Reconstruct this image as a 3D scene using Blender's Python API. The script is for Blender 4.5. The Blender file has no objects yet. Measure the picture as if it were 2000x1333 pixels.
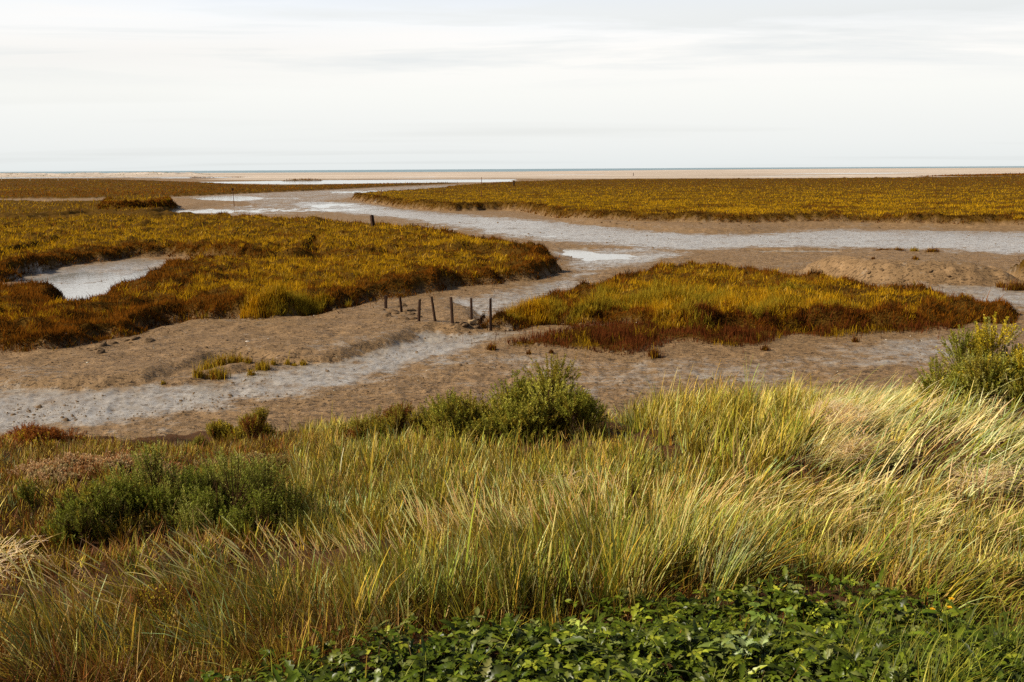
import bpy, math
import numpy as np
from mathutils import Matrix, Vector

rng = np.random.default_rng(11)
SC = bpy.context.scene
COL = SC.collection

# ------------------------------------------------------------------ camera
EYE = 5.2
FPX, CX, CY = 1944.0, 1000.0, 666.5
PITCH = math.atan(336.0 / FPX)
ROLL = math.radians(0.32)
_f = np.array([0, math.cos(PITCH), -math.sin(PITCH)])
_u0 = np.array([0, math.sin(PITCH), math.cos(PITCH)])
_r0 = np.array([1.0, 0, 0])
_r = _r0 * math.cos(ROLL) - _u0 * math.sin(ROLL)
_u = _u0 * math.cos(ROLL) + _r0 * math.sin(ROLL)
cam_d = bpy.data.cameras.new('camera')
cam_d.sensor_width = 36.0
cam_d.lens = 36.0 * FPX / 2000.0
cam_d.clip_start = 0.1
cam_d.clip_end = 200000
cam = bpy.data.objects.new('camera', cam_d)
COL.objects.link(cam)
M = Matrix.Identity(4)
for i in range(3):
    M[i][0], M[i][1], M[i][2] = _r[i], _u[i], -_f[i]
M[2][3] = EYE
cam.matrix_world = M
SC.camera = cam


def ray(px, py):
    return _f + _r * ((px - CX) / FPX) - _u * ((py - CY) / FPX)


def on_z(px, py, z):
    """point of the level plane z that is seen at this place of the photograph"""
    d = ray(px, py)
    t = (z - EYE) / min(d[2], -1e-4)
    return np.array([d[0] * t, d[1] * t])


def at_y(px, py, y):
    d = ray(px, py)
    t = y / d[1]
    return np.array([d[0] * t, y, EYE + d[2] * t])


# ------------------------------------------------------------------ noise
_perm = np.random.default_rng(3).permutation(512)
_ga = np.random.default_rng(4).uniform(0, 2 * math.pi, 512)
_gx, _gy = np.cos(_ga), np.sin(_ga)


def perlin(x, y):
    xi, yi = np.floor(x).astype(np.int64), np.floor(y).astype(np.int64)
    fx, fy = x - xi, y - yi
    ux, uy = fx * fx * fx * (fx * (fx * 6 - 15) + 10), fy * fy * fy * (fy * (fy * 6 - 15) + 10)

    def g(i, j):
        k = _perm[(_perm[(xi + i) & 511] + yi + j) & 511]
        return _gx[k] * (fx - i) + _gy[k] * (fy - j)
    a = g(0, 0) * (1 - ux) + g(1, 0) * ux
    b = g(0, 1) * (1 - ux) + g(1, 1) * ux
    return (a * (1 - uy) + b * uy) * 1.5


def fbm(x, y, octv=4, gain=0.5):
    s, a = 0.0, 1.0
    for k in range(octv):
        s = s + a * perlin(x * 2.03 ** k + 17.3 * k, y * 2.03 ** k - 9.1 * k)
        a *= gain
    return s


def sstep(a, b, x):
    t = np.clip((x - a) / (b - a), 0, 1)
    return t * t * (3 - 2 * t)


def sdf(poly, x, y, pad=12.0):
    """signed distance to a polygon, positive inside; -pad beyond its padded box"""
    out = np.full(x.shape, -pad)
    m = (x > poly[:, 0].min() - pad) & (x < poly[:, 0].max() + pad) & (y > poly[:, 1].min() - pad) & (y < poly[:, 1].max() + pad)
    if not m.any():
        return out
    px, py = x[m], y[m]
    best = np.full(px.shape, 1e18)
    ins = np.zeros(px.shape, bool)
    n = len(poly)
    for i in range(n):
        ax, ay = poly[i]
        bx, by = poly[(i + 1) % n]
        ex, ey = bx - ax, by - ay
        wx, wy = px - ax, py - ay
        t = np.clip((wx * ex + wy * ey) / (ex * ex + ey * ey + 1e-12), 0, 1)
        dx, dy = wx - ex * t, wy - ey * t
        best = np.minimum(best, dx * dx + dy * dy)
        c = (ay > py) != (by > py)
        if abs(by - ay) > 1e-12:
            ins ^= c & (px < ex * (py - ay) / (by - ay) + ax)
    d = np.sqrt(best)
    out[m] = np.where(ins, d, -d)
    return out


def smooth_poly(p, it=2):
    p = np.asarray(p, float)
    for _ in range(it):
        q = np.roll(p, -1, 0)
        p = np.stack([p * .75 + q * .25, p * .25 + q * .75], 1).reshape(-1, p.shape[1])
    return p


def level_poly(pts, z0=0.0, it=1):
    out = []
    for p in pts:
        z = p[2] if len(p) > 2 else z0
        out.append(on_z(p[0], p[1], z))
    return smooth_poly(out, it)


# ------------------------------------------------------------------ mesh helpers
def tag(o, label=None, cat=None, group=None, kind=None):
    if label: o['label'] = label
    if cat: o['category'] = cat
    if group: o['group'] = group
    if kind: o['kind'] = kind
    return o


def mesh(name, verts, quads, mat, col=None, parent=None, smooth=False, attrs=None):
    verts = np.ascontiguousarray(verts, np.float32).reshape(-1, 3)
    quads = np.ascontiguousarray(quads, np.int32)
    k = quads.shape[1]
    me = bpy.data.meshes.new(name)
    me.vertices.add(len(verts))
    me.vertices.foreach_set('co', verts.ravel())
    me.loops.add(quads.size)
    me.loops.foreach_set('vertex_index', quads.ravel())
    me.polygons.add(len(quads))
    me.polygons.foreach_set('loop_start', np.arange(0, quads.size, k, dtype=np.int32))
    if smooth:
        me.polygons.foreach_set('use_smooth', np.ones(len(quads), bool))
    me.update(calc_edges=True)
    if col is not None:
        c = np.ones((len(verts), 4), np.float32)
        c[:, :3] = np.asarray(col, np.float32).reshape(-1, 3)
        a = me.color_attributes.new('tint', 'FLOAT_COLOR', 'POINT')
        a.data.foreach_set('color', c.ravel())
    for nm, v in (attrs or {}).items():
        a = me.attributes.new(nm, 'FLOAT', 'POINT')
        a.data.foreach_set('value', np.ascontiguousarray(v, np.float32))
    me.materials.append(mat)
    o = bpy.data.objects.new(name, me)
    COL.objects.link(o)
    if parent is not None:
        o.parent = parent
    return o


def empty(name, loc):
    o = bpy.data.objects.new(name, None)
    o.location = loc
    o.empty_display_size = .1
    COL.objects.link(o)
    return o


class Bag:
    """collects quad patches with a colour per vertex"""
    def __init__(s):
        s.v, s.q, s.c, s.n = [], [], [], 0

    def add(s, v, q, c):
        v = np.asarray(v, np.float32).reshape(-1, 3)
        s.v.append(v)
        s.q.append(np.asarray(q, np.int64).reshape(-1, 4) + s.n)
        c = np.asarray(c, np.float32)
        s.c.append(np.broadcast_to(c, (len(v), 3)) if c.ndim == 1 else c.reshape(-1, 3))
        s.n += len(v)

    def build(s, name, mat, parent=None, origin=None, smooth=False):
        v = np.concatenate(s.v)
        if origin is not None:
            v = v - np.asarray(origin, np.float32)
        return mesh(name, v, np.concatenate(s.q), mat, np.concatenate(s.c), parent, smooth)


def arr(a, n):
    return np.broadcast_to(np.asarray(a, float), (n,)).copy()


def blades(bag, pos, L, w, th, bend, phi, c0, c1, seg=4, taper=0.85, face=None, prof=None):
    """curved ribbons: pos (N,3) root, L length, w width, th first tilt from upright, bend extra tilt at the tip, phi azimuth of the tilt"""
    n = len(pos)
    L, w, th, bend, phi = [arr(a, n) for a in (L, w, th, bend, phi)]
    t = np.linspace(0, 1, seg + 1)
    ang = th[:, None] + bend[:, None] * (t[None, :] ** 1.4)
    am = .5 * (ang[:, 1:] + ang[:, :-1])
    ds = (L / seg)[:, None]
    r = np.concatenate([np.zeros((n, 1)), np.cumsum(np.sin(am) * ds, 1)], 1)
    z = np.concatenate([np.zeros((n, 1)), np.cumsum(np.cos(am) * ds, 1)], 1)
    cx, sx = np.cos(phi)[:, None], np.sin(phi)[:, None]
    ctr = np.stack([pos[:, 0:1] + r * cx, pos[:, 1:2] + r * sx, pos[:, 2:3] + z], 2)
    fa = (phi + math.pi / 2) if face is None else arr(face, n)
    side = np.stack([np.cos(fa), np.sin(fa), np.zeros(n)], 1)
    pr = (1 - taper * t ** 1.6) if prof is None else prof
    wid = w[:, None] * pr[None, :] * .5
    off = side[:, None, :] * wid[:, :, None]
    v = np.stack([ctr - off, ctr + off], 2)                       # n, seg+1, 2, 3
    c0 = np.broadcast_to(np.asarray(c0, float), (n, 3))
    c1 = np.broadcast_to(np.asarray(c1, float), (n, 3))
    tc = t[None, :, None]
    c = c0[:, None, :] * (1 - tc) + c1[:, None, :] * tc
    c = np.repeat(c[:, :, None, :], 2, 2)
    k = np.arange(seg)
    q1 = np.stack([2 * k, 2 * k + 1, 2 * k + 3, 2 * k + 2], 1)
    q = (np.arange(n) * (2 * (seg + 1)))[:, None, None] + q1[None]
    bag.add(v, q, c.reshape(-1, 3))
    return ctr


def jitter(c, n, a=.18, rs=None):
    """a colour with natural variety, one row per plant"""
    c = np.asarray(c, float)
    c = np.broadcast_to(c, (n, 3)) if c.ndim == 1 else c
    b = np.exp(rng.normal(0, a, (n, 1)))
    h = np.exp(rng.normal(0, a * .2, (n, 3)))
    return np.clip(c * b * h, 0.002, .9)


def pick(cols, wts, n):
    cols = np.asarray(cols, float)
    w = np.asarray(wts, float)
    return cols[rng.choice(len(cols), n, p=w / w.sum())]


# ------------------------------------------------------------------ materials
def nodes(name):
    m = bpy.data.materials.new(name)
    m.use_nodes = True
    nt = m.node_tree
    nt.nodes.clear()
    out = nt.nodes.new('ShaderNodeOutputMaterial')
    return m, nt, out


def N(nt, kind, **kw):
    n = nt.nodes.new(kind)
    for k, v in kw.items():
        if k == 'inp':
            for a, b in v.items():
                n.inputs[a].default_value = b
        else:
            setattr(n, k, v)
    return n


def plant_mat(name, trans=.3, gloss=.06, rough=.45):
    m, nt, out = nodes(name)
    at = N(nt, 'ShaderNodeAttribute', attribute_name='tint')
    d = N(nt, 'ShaderNodeBsdfDiffuse')
    t = N(nt, 'ShaderNodeBsdfTranslucent')
    g = N(nt, 'ShaderNodeBsdfGlossy', inp={'Roughness': rough, 'Color': (.9, .92, .95, 1)})
    mx = N(nt, 'ShaderNodeMixShader', inp={0: trans})
    mg = N(nt, 'ShaderNodeMixShader', inp={0: gloss})
    L = nt.links.new
    L(at.outputs['Color'], d.inputs[0]); L(at.outputs['Color'], t.inputs[0])
    L(d.outputs[0], mx.inputs[1]); L(t.outputs[0], mx.inputs[2])
    L(mx.outputs[0], mg.inputs[1]); L(g.outputs[0], mg.inputs[2])
    L(mg.outputs[0], out.inputs[0])
    return m


PLUME = plant_mat('grass_plumes', .48, .01, .5)
GRASS = plant_mat('grass_blades', .2, .012, .5)
MARSH = plant_mat('marsh_plants', .4, .0, .6)
LEAF = plant_mat('broad_leaves', .22, .022, .38)
SHRUB = plant_mat('shrub_leaves', .34, .008, .5)


def mixc(nt, fac, a, b, blend='MIX'):
    n = N(nt, 'ShaderNodeMix', data_type='RGBA', blend_type=blend)
    for sock, v in ((n.inputs[0], fac), (n.inputs[6], a), (n.inputs[7], b)):
        if isinstance(v, bpy.types.NodeSocket):
            nt.links.new(v, sock)
        else:
            sock.default_value = v if not isinstance(v, tuple) or len(v) == 4 else (*v, 1)
    return n.outputs[2]


def mth(nt, op, a, b=0.0, c=0.0, clamp=False):
    n = N(nt, 'ShaderNodeMath', operation=op, use_clamp=clamp)
    for s, v in zip(n.inputs, (a, b, c)):
        if isinstance(v, bpy.types.NodeSocket):
            nt.links.new(v, s)
        else:
            s.default_value = v
    return n.outputs[0]


def noise(nt, vec, scale, detail=4, rough=.55, dist=0.0):
    n = N(nt, 'ShaderNodeTexNoise', inp={'Scale': scale, 'Detail': detail, 'Roughness': rough, 'Distortion': dist})
    if vec is not None:
        nt.links.new(vec, n.inputs['Vector'])
    return n.outputs['Fac']


def remap(nt, v, a, b, c=0.0, d=1.0):
    n = N(nt, 'ShaderNodeMapRange', inp={1: a, 2: b, 3: c, 4: d})
    nt.links.new(v, n.inputs[0])
    return n.outputs[0]


def mud_mat():
    m, nt, out = nodes('wet_mud')
    L = nt.links.new
    tc = N(nt, 'ShaderNodeNewGeometry').outputs['Position']
    wet = N(nt, 'ShaderNodeAttribute', attribute_name='wet').outputs['Fac']
    sand = N(nt, 'ShaderNodeAttribute', attribute_name='sand').outputs['Fac']
    soil = N(nt, 'ShaderNodeAttribute', attribute_name='soil').outputs['Fac']
    n_big = noise(nt, tc, .35, 5, .6)
    n_mid = noise(nt, tc, 2.2, 6, .65)
    n_fine = noise(nt, tc, 9.0, 5, .7)
    mp = N(nt, 'ShaderNodeMapping', inp={'Scale': (1.0, 2.6, 1)})
    L(tc, mp.inputs[0])
    n_pit = noise(nt, mp.outputs[0], 5.5, 3, .6)
    dry = mixc(nt, remap(nt, n_mid, .3, .7), MUD_A, MUD_B)
    dry = mixc(nt, remap(nt, n_big, .42, .62), dry, MUD_C)
    wetc = mixc(nt, remap(nt, n_mid, .35, .65), WET_A, WET_B)
    # wetness broken up by the surface: hollows keep the film of water
    wf = mth(nt, 'ADD', wet, mth(nt, 'MULTIPLY_ADD', n_mid, 1.5, -.75))
    wf = mth(nt, 'ADD', wf, mth(nt, 'MULTIPLY_ADD', n_fine, .9, -.45))
    wf = mth(nt, 'ADD', wf, mth(nt, 'MULTIPLY_ADD', n_big, 1.6, -.8))
    wf = mth(nt, 'ADD', wf, mth(nt, 'MULTIPLY_ADD', n_pit, 1.1, -.55))
    wf = remap(nt, wf, .2, .85)
    c = mixc(nt, wf, dry, wetc)
    pit = remap(nt, n_pit, .57, .65)
    speck = remap(nt, noise(nt, mp.outputs[0], 12.0, 2, .6), .64, .70)
    c = mixc(nt, mth(nt, 'MULTIPLY', mth(nt, 'MAXIMUM', pit, speck), .75), c, (.07, .038, .016))
    wf = mth(nt, 'MULTIPLY', wf, mth(nt, 'MULTIPLY_ADD', mth(nt, 'MAXIMUM', pit, speck), -.7, 1))
    mps = N(nt, 'ShaderNodeMapping', inp={'Scale': (.003, .02, 1)})
    L(tc, mps.inputs[0])
    sandc = mixc(nt, remap(nt, noise(nt, mps.outputs[0], 1.0, 4, .6), .38, .62), SAND_A, SAND_B)
    c = mixc(nt, sand, c, sandc)
    soilc = mixc(nt, n_mid, (.045, .021, .004), (.13, .068, .010))
    c = mixc(nt, soil, c, soilc)
    wf2 = mth(nt, 'MULTIPLY', wf, mth(nt, 'SUBTRACT', 1.0, mth(nt, 'MAXIMUM', sand, soil)))
    ro = mth(nt, 'MULTIPLY_ADD', wf2, -.46, mth(nt, 'MULTIPLY_ADD', mth(nt, 'MAXIMUM', sand, soil), .25, .68))
    bs = N(nt, 'ShaderNodeBsdfPrincipled')
    L(c, bs.inputs['Base Color']); L(ro, bs.inputs['Roughness'])
    L(mth(nt, 'MULTIPLY_ADD', wf2, .85, mth(nt, 'MULTIPLY_ADD', mth(nt, 'MAXIMUM', sand, soil), -.22, .24)), bs.inputs['Specular IOR Level'])
    hgt = mth(nt, 'ADD', mth(nt, 'MULTIPLY', n_mid, .5), mth(nt, 'MULTIPLY', n_fine, .25))
    hgt = mth(nt, 'SUBTRACT', hgt, mth(nt, 'MULTIPLY', pit, .35))
    bp = N(nt, 'ShaderNodeBump', inp={'Strength': .8, 'Distance': .17})
    vl = N(nt, 'ShaderNodeVectorMath', operation='LENGTH'); L(tc, vl.inputs[0])
    L(mth(nt, 'MULTIPLY', remap(nt, vl.outputs['Value'], 25, 110, 1.0, .3), mth(nt, 'MULTIPLY_ADD', wf2, -.74, 1)), bp.inputs['Strength'])
    L(hgt, bp.inputs['Height'])
    L(bp.outputs[0], bs.inputs['Normal'])
    L(bs.outputs[0], out.inputs[0])
    return m


MUD_A, MUD_B, MUD_C = (.14, .081, .034), (.33, .203, .098), (.225, .137, .063)
WET_A, WET_B = (.25, .205, .155), (.38, .325, .26)
SAND_A, SAND_B = (.62, .52, .44), (.40, .325, .26)
MUD = mud_mat()


def water_mat(name, col, rough, scale, bump):
    m, nt, out = nodes(name)
    tc = N(nt, 'ShaderNodeNewGeometry').outputs['Position']
    bs = N(nt, 'ShaderNodeBsdfPrincipled', inp={'Base Color': (*col, 1), 'Roughness': rough, 'IOR': 1.33})
    bp = N(nt, 'ShaderNodeBump', inp={'Strength': bump, 'Distance': .05})
    nt.links.new(noise(nt, tc, scale, 3, .6), bp.inputs['Height'])
    nt.links.new(bp.outputs[0], bs.inputs['Normal'])
    nt.links.new(bs.outputs[0], out.inputs[0])
    return m


WATER = water_mat('creek_water', (.30, .29, .27), .08, 3.0, .25)
SEA = water_mat('sea_water', (.22, .31, .36), .5, .03, .3)


def soil_mat():
    m, nt, out = nodes('bank_soil')
    tc = N(nt, 'ShaderNodeNewGeometry').outputs['Position']
    c = mixc(nt, noise(nt, tc, 4, 6, .65), (.03, .014, .006), (.12, .055, .022))
    bs = N(nt, 'ShaderNodeBsdfPrincipled', inp={'Roughness': .95, 'Specular IOR Level': .1})
    nt.links.new(c, bs.inputs['Base Color'])
    bp = N(nt, 'ShaderNodeBump', inp={'Strength': .8, 'Distance': .05})
    nt.links.new(noise(nt, tc, 14, 5, .7), bp.inputs['Height'])
    nt.links.new(bp.outputs[0], bs.inputs['Normal'])
    nt.links.new(bs.outputs[0], out.inputs[0])
    return m


SOIL = soil_mat()


def wood_mat(name, a, b):
    m, nt, out = nodes(name)
    tc = N(nt, 'ShaderNodeTexCoord').outputs['Object']
    mp = N(nt, 'ShaderNodeMapping', inp={'Scale': (30, 30, 2.5)})
    nt.links.new(tc, mp.inputs[0])
    c = mixc(nt, remap(nt, noise(nt, mp.outputs[0], 1.0, 5, .7), .3, .7), a, b)
    bs = N(nt, 'ShaderNodeBsdfPrincipled', inp={'Roughness': .85, 'Specular IOR Level': .15})
    nt.links.new(c, bs.inputs['Base Color'])
    bp = N(nt, 'ShaderNodeBump', inp={'Strength': .7, 'Distance': .01})
    nt.links.new(noise(nt, mp.outputs[0], 1.3, 5, .7), bp.inputs['Height'])
    nt.links.new(bp.outputs[0], bs.inputs['Normal'])
    nt.links.new(bs.outputs[0], out.inputs[0])
    return m


WOOD = wood_mat('dark_wet_timber', (.018, .009, .006), (.07, .035, .02))
PALEWOOD = wood_mat('bleached_timber', (.24, .15, .07), (.45, .31, .17))
REDWOOD = wood_mat('stained_timber', (.10, .03, .012), (.2, .07, .03))
WHITEPAINT = wood_mat('weathered_white_paint', (.7, .62, .5), (.82, .76, .66))

# ------------------------------------------------------------------ marsh layout, traced on the level planes the things stand on
ISL = {}


def island(key, pts, top, edge=.6, it=1, warp=.5, hum=.12):
    ISL[key] = dict(poly=level_poly(pts, .1, it), top=top, edge=edge, warp=warp, hum=hum)


island('A', hum=.2, pts=[(-500, 705, .1), (-50, 700, .1), (60, 697, .1), (130, 692, .1), (200, 672, .1), (265, 668, .1), (290, 650, .1), (350, 630, .12), (440, 630, .12),
             (560, 630, .12), (640, 616, .15), (700, 598, .2), (715, 585, .2), (800, 577, .2), (860, 562, .2), (930, 556, .2), (1000, 549, .2), (1065, 541, .2),
             (1085, 528, .35), (1078, 512, .6), (1040, 500, .65), (900, 495, .65), (700, 495, .65), (500, 499, .65), (400, 503, .65), (335, 514, .6),
             (310, 530, .4), (298, 545, .35), (268, 560, .3), (266, 576, .3), (200, 592, .2), (150, 606, .2), (120, 608, .2), (128, 588, .35), (100, 574, .45),
             (20, 566, .45), (-500, 565, .45)], top=.70, edge=.5)
island('B', [(1076, 497, .35), (1060, 503, .55), (950, 500, .6), (800, 500, .6), (650, 500, .6), (500, 504, .55), (420, 503, .35), (340, 501, .15), (250, 502, .15), (200, 512, .12),
             (100, 522, .12), (40, 540, .12), (10, 556, .12), (-500, 562, .12), (-500, 428, .6), (0, 426, .6), (180, 419, .6), (330, 417, .6), (420, 421, .65), (480, 428, .65),
             (560, 431, .65), (700, 438, .65), (800, 444, .65), (860, 451, .65), (920, 463, .65), (960, 471, .65), (1030, 483, .6), (1075, 492, .45)], .76, .6, hum=.26)
island('C', [(-500, 430, .2), (0, 430, .2), (150, 424, .2), (175, 418, .2), (185, 420, .2), (290, 418, .25), (335, 416, .05), (352, 407, .05), (345, 395, .6), (310, 388, .95),
             (280, 386, 1.1), (200, 388, .9), (150, 394, .6), (0, 391, .6), (-500, 391, .6)], .62, 1.2)
island('Ctop', [(180, 411, .5), (240, 411, .5), (320, 411, .3), (345, 405, .2), (330, 392, .9), (285, 387, 1.1), (220, 389, 1.0)], 1.4, .9)
island('D', [(-600, 391, .1), (100, 390, .1), (350, 385, .1), (500, 378, .1), (640, 372, .1), (760, 365, .1), (905, 358.5, .1), (880, 357, .4), (700, 360, .4), (560, 363, .4),
             (480, 361, .4), (400, 357, .4), (300, 353, .4), (200, 350.5, .4), (0, 349.5, .4), (-600, 350, .4)], .45, 1.0, warp=.8)
island('E', [(682, 389, .1), (750, 401, .1), (800, 408, .1), (860, 413, .1), (900, 414, .1), (960, 411, .1), (1020, 413, .1), (1060, 422, .15), (1100, 427, .2), (1200, 433, .3),
             (1300, 436, .3), (1400, 438, .3), (1500, 437, .3), (1600, 436, .3), (1700, 437, .3), (1800, 439, .3), (2000, 442, .3), (2600, 450, .3), (2600, 343, .6), (2000, 346.5, .6),
             (1700, 350, .6), (1400, 352, .6), (1200, 353, .6), (1100, 355, .6), (1000, 358, .6), (900, 365, .6), (850, 372, .65), (760, 378, .65), (700, 382, .65)], 1.05, .8, warp=.5, hum=.16)
island('F', [(958, 642, .1), (1000, 638, .15), (1100, 633, .2), (1180, 631, .2), (1260, 640, .15), (1340, 655, .1), (1450, 655, .1), (1560, 655, .1), (1700, 650, .1), (1850, 642, .1),
             (1960, 627, .1), (1992, 613, .15), (1960, 602, .3), (1850, 574, .5), (1700, 564, .5), (1600, 553, .55), (1500, 525, .62), (1400, 515, .65), (1320, 514, .65), (1250, 520, .65),
             (1180, 545, .55), (1120, 565, .4), (1080, 583, .3), (1000, 613, .2)], .6, .8, hum=.2)
island('G', [(985, 673), (1020, 663), (1100, 649), (1200, 641), (1500, 640), (1850, 640), (1845, 650), (1700, 658), (1620, 665), (1560, 656), (1530, 663), (1500, 673), (1440, 682), (1400, 680),
             (1330, 672), (1280, 676), (1250, 689), (1210, 692), (1150, 686), (1080, 681), (1010, 678)], .2, .4, warp=.3, hum=.05)
island('J', [(1972, 541), (2000, 547), (2300, 560), (2300, 505, .7), (2010, 514, .8), (1982, 530, .4)], .95, .6)
island('K', [(545, 354, .1), (632, 353, .1), (630, 350.5, .7), (590, 350.5, .7)], .6, 2.0, it=0)
island('M', [(1780, 346, .1), (2000, 344, .1), (2600, 338.5, .1), (2600, 335, .5), (2000, 338.2, .5), (1850, 341.5, .5)], .5, 3.0, it=0)
island('L', [(365, 347.5, .1), (480, 347.3, .1), (470, 345.5, .8), (380, 345.5, .8)], .8, 4.0, it=0)
# bare mud forms: (polygon, top, edge width)
BARE = [
    (level_poly([(1508, 524, .1), (1560, 537), (1700, 554), (1800, 557), (1960, 557), (2010, 552), (1990, 546, .2), (1900, 516, .6), (1800, 496, .75), (1700, 492, .75), (1600, 506, .7), (1535, 513, .5)], .05), 1.0, 1.7, .12),
    (level_poly([(1800, 500, .3), (1860, 512, .2), (1965, 532, .1), (1972, 524, .2), (1910, 500, .6), (1830, 489, .65)], .1), .75, 2.5, .2),
    (level_poly([(255, 772), (390, 747), (470, 732), (545, 714), (610, 713), (590, 707), (540, 704, .1), (470, 703, .2), (400, 714, .22), (365, 737, .15)], .05), .3, .9, .06),
    (level_poly([(1080, 432), (1150, 441), (1250, 448), (1330, 457), (1480, 458), (1520, 449), (1600, 446), (1750, 446), (2000, 451), (2600, 460), (2600, 430, .4), (1400, 428, .4), (1100, 418, .4)], .08), .42, 3.0, .16),
    (level_poly([(690, 596, .2), (760, 588, .2), (850, 585, .2), (920, 598), (955, 640), (900, 657), (840, 650), (760, 682), (716, 698), (600, 715), (480, 700), (420, 708), (350, 735), (270, 757), (0, 759), (-500, 762), (-500, 690, .2),
                 (130, 680, .2), (350, 625, .2), (560, 625, .2)], .08), .30, .7, .10),
    (level_poly([(310, 385), (380, 388), (480, 393), (500, 402), (400, 402), (370, 412), (340, 418)], .1), .3, 4, .2),
]
ISL_CUT = [(level_poly([(330, 504, .5), (420, 501, .6), (500, 499, .6), (700, 494.5, .6), (900, 494.5, .6), (1040, 499, .6), (1066, 504, .6), (1040, 503, .6), (900, 500, .6), (700, 500, .6), (500, 504.5, .6), (420, 506, .6)], .6), .85),
           (level_poly([(596, 492, .6), (606, 470, .6), (618, 464, .6), (622, 474, .6), (640, 490, .6)], .6), .5),
           (level_poly([(-40, 492, .6), (40, 486, .6), (100, 474, .6), (128, 468, .6), (120, 476, .6), (70, 490, .6), (20, 502, .6), (-40, 504, .6)], .6), .35),
           (level_poly([(40, 388.5, .6), (130, 387, .6), (128, 385.5, .6), (60, 386, .6)], .6, 0), .8),
           (level_poly([(95, 405, .4), (170, 403, .4), (165, 400, .4), (110, 401, .4)], .4, 0), .8)]
# wet mud and pools: (polygon, wetness, softness m)
WETP = [
    (level_poly([(-300, 778), (0, 776), (260, 768), (560, 732), (720, 700), (785, 668), (850, 652), (930, 660), (975, 655), (1100, 642), (1020, 660), (960, 680), (900, 695), (820, 708), (700, 742), (600, 765), (400, 800), (250, 825), (0, 850), (-300, 870)]), 1.0, .7),
    (level_poly([(1075, 490), (1250, 489), (1350, 495), (1230, 522), (1160, 530), (1120, 560), (1070, 585), (1000, 606), (950, 640), (915, 650), (900, 620), (850, 600), (930, 580), (1060, 560), (1110, 540), (1120, 520)]), .75, .8),
    (level_poly([(560, 395), (690, 396), (800, 413), (1000, 430), (1100, 436), (1200, 447), (1330, 460), (1480, 462), (1600, 451), (2000, 457), (2600, 465), (2600, 500), (2000, 500), (1800, 486), (1500, 484), (1300, 490), (1200, 480), (1060, 472), (950, 456), (850, 436), (740, 422), (600, 412)]), 1.0, 1.8),
    (level_poly([(330, 388), (440, 378), (640, 373), (760, 367), (900, 361), (900, 365), (760, 376), (680, 388), (600, 400), (640, 412), (500, 424), (370, 418), (480, 402), (470, 394)]), .5, 3),
    (level_poly([(1480, 560), (1600, 558), (1800, 562), (2000, 560), (2100, 600), (1980, 604), (1850, 580), (1700, 568)]), .8, .8),
    (level_poly([(1560, 672), (1700, 664), (1850, 650), (1900, 680), (1840, 720), (1650, 700)]), .7, 1.2),
    (level_poly([(900, 700), (1100, 700), (1500, 700), (1800, 720), (1500, 760), (1200, 780), (900, 760)]), .33, 1.5),
    (level_poly([(15, 560), (60, 530), (180, 514), (330, 505), (310, 535), (270, 578), (120, 612), (130, 585)]), .9, .6),
]
POOL = [
    (level_poly([(20, 572), (70, 556), (150, 560), (220, 545), (310, 522), (298, 545), (268, 566), (250, 586), (130, 612), (120, 590), (110, 572)]), .3),
    (level_poly([(60, 548), (130, 534), (220, 533), (180, 541), (100, 548)]), .2),
    (level_poly([(1085, 490), (1150, 490), (1225, 501), (1215, 509), (1130, 510)]), 1.3),
    (level_poly([(370, 391), (420, 383), (520, 385), (505, 392), (420, 396)]), 1.0),
    (level_poly([(372, 418), (400, 413), (462, 412), (455, 417)]), .8),
    (level_poly([(603, 402), (650, 398), (640, 407), (615, 407)]), .8),
    (level_poly([(1440, 490), (1660, 491), (1640, 494), (1520, 497)]), .5),
    (level_poly([(1955, 542), (2000, 551), (1975, 534)]), .3),
    (level_poly([(300, 357.5), (620, 352.5), (1010, 350.5), (1000, 356), (760, 358.5), (560, 360.5), (420, 359)], 0, 0), 2.0),
    (level_poly([(980, 342), (1150, 340), (1350, 338.6), (1340, 340), (1080, 343)], 0, 0), 6.0),
    (level_poly([(620, 347), (800, 346), (960, 346), (820, 347.6)], 0, 0), 5.0),
    (level_poly([(1380, 345), (1600, 343.5), (1700, 344), (1500, 346)], 0, 0), 5.0),
    (level_poly([(240, 347.6), (500, 346), (480, 347.5), (330, 349)], 0, 0), 5.0),
    (level_poly([(1140, 335.5), (1420, 333.2), (1480, 335), (1300, 337)], 0, 0), 8.0),
    (level_poly([(1480, 340), (1800, 335), (1990, 334), (1700, 340.5)], 0, 0), 4.0),
]
SANDP = level_poly([(-700, 347), (0, 346.5), (240, 345.5), (480, 345.5), (400, 352), (560, 353), (620, 351), (1000, 349.5), (1100, 350), (1700, 349), (2000, 343), (2700, 339),
                    (2700, 323.0), (2000, 328.2), (1700, 329.5), (1300, 332.6), (1000, 336.0), (600, 337.6), (300, 338.8), (0, 340), (-700, 342)], 0, 0)
DUNEP = level_poly([(-300, 346), (0, 345.5), (150, 344.5), (300, 343.5), (420, 342.5), (430, 341.5), (300, 341.5), (0, 342.5), (-300, 343)], 0, 0)


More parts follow.
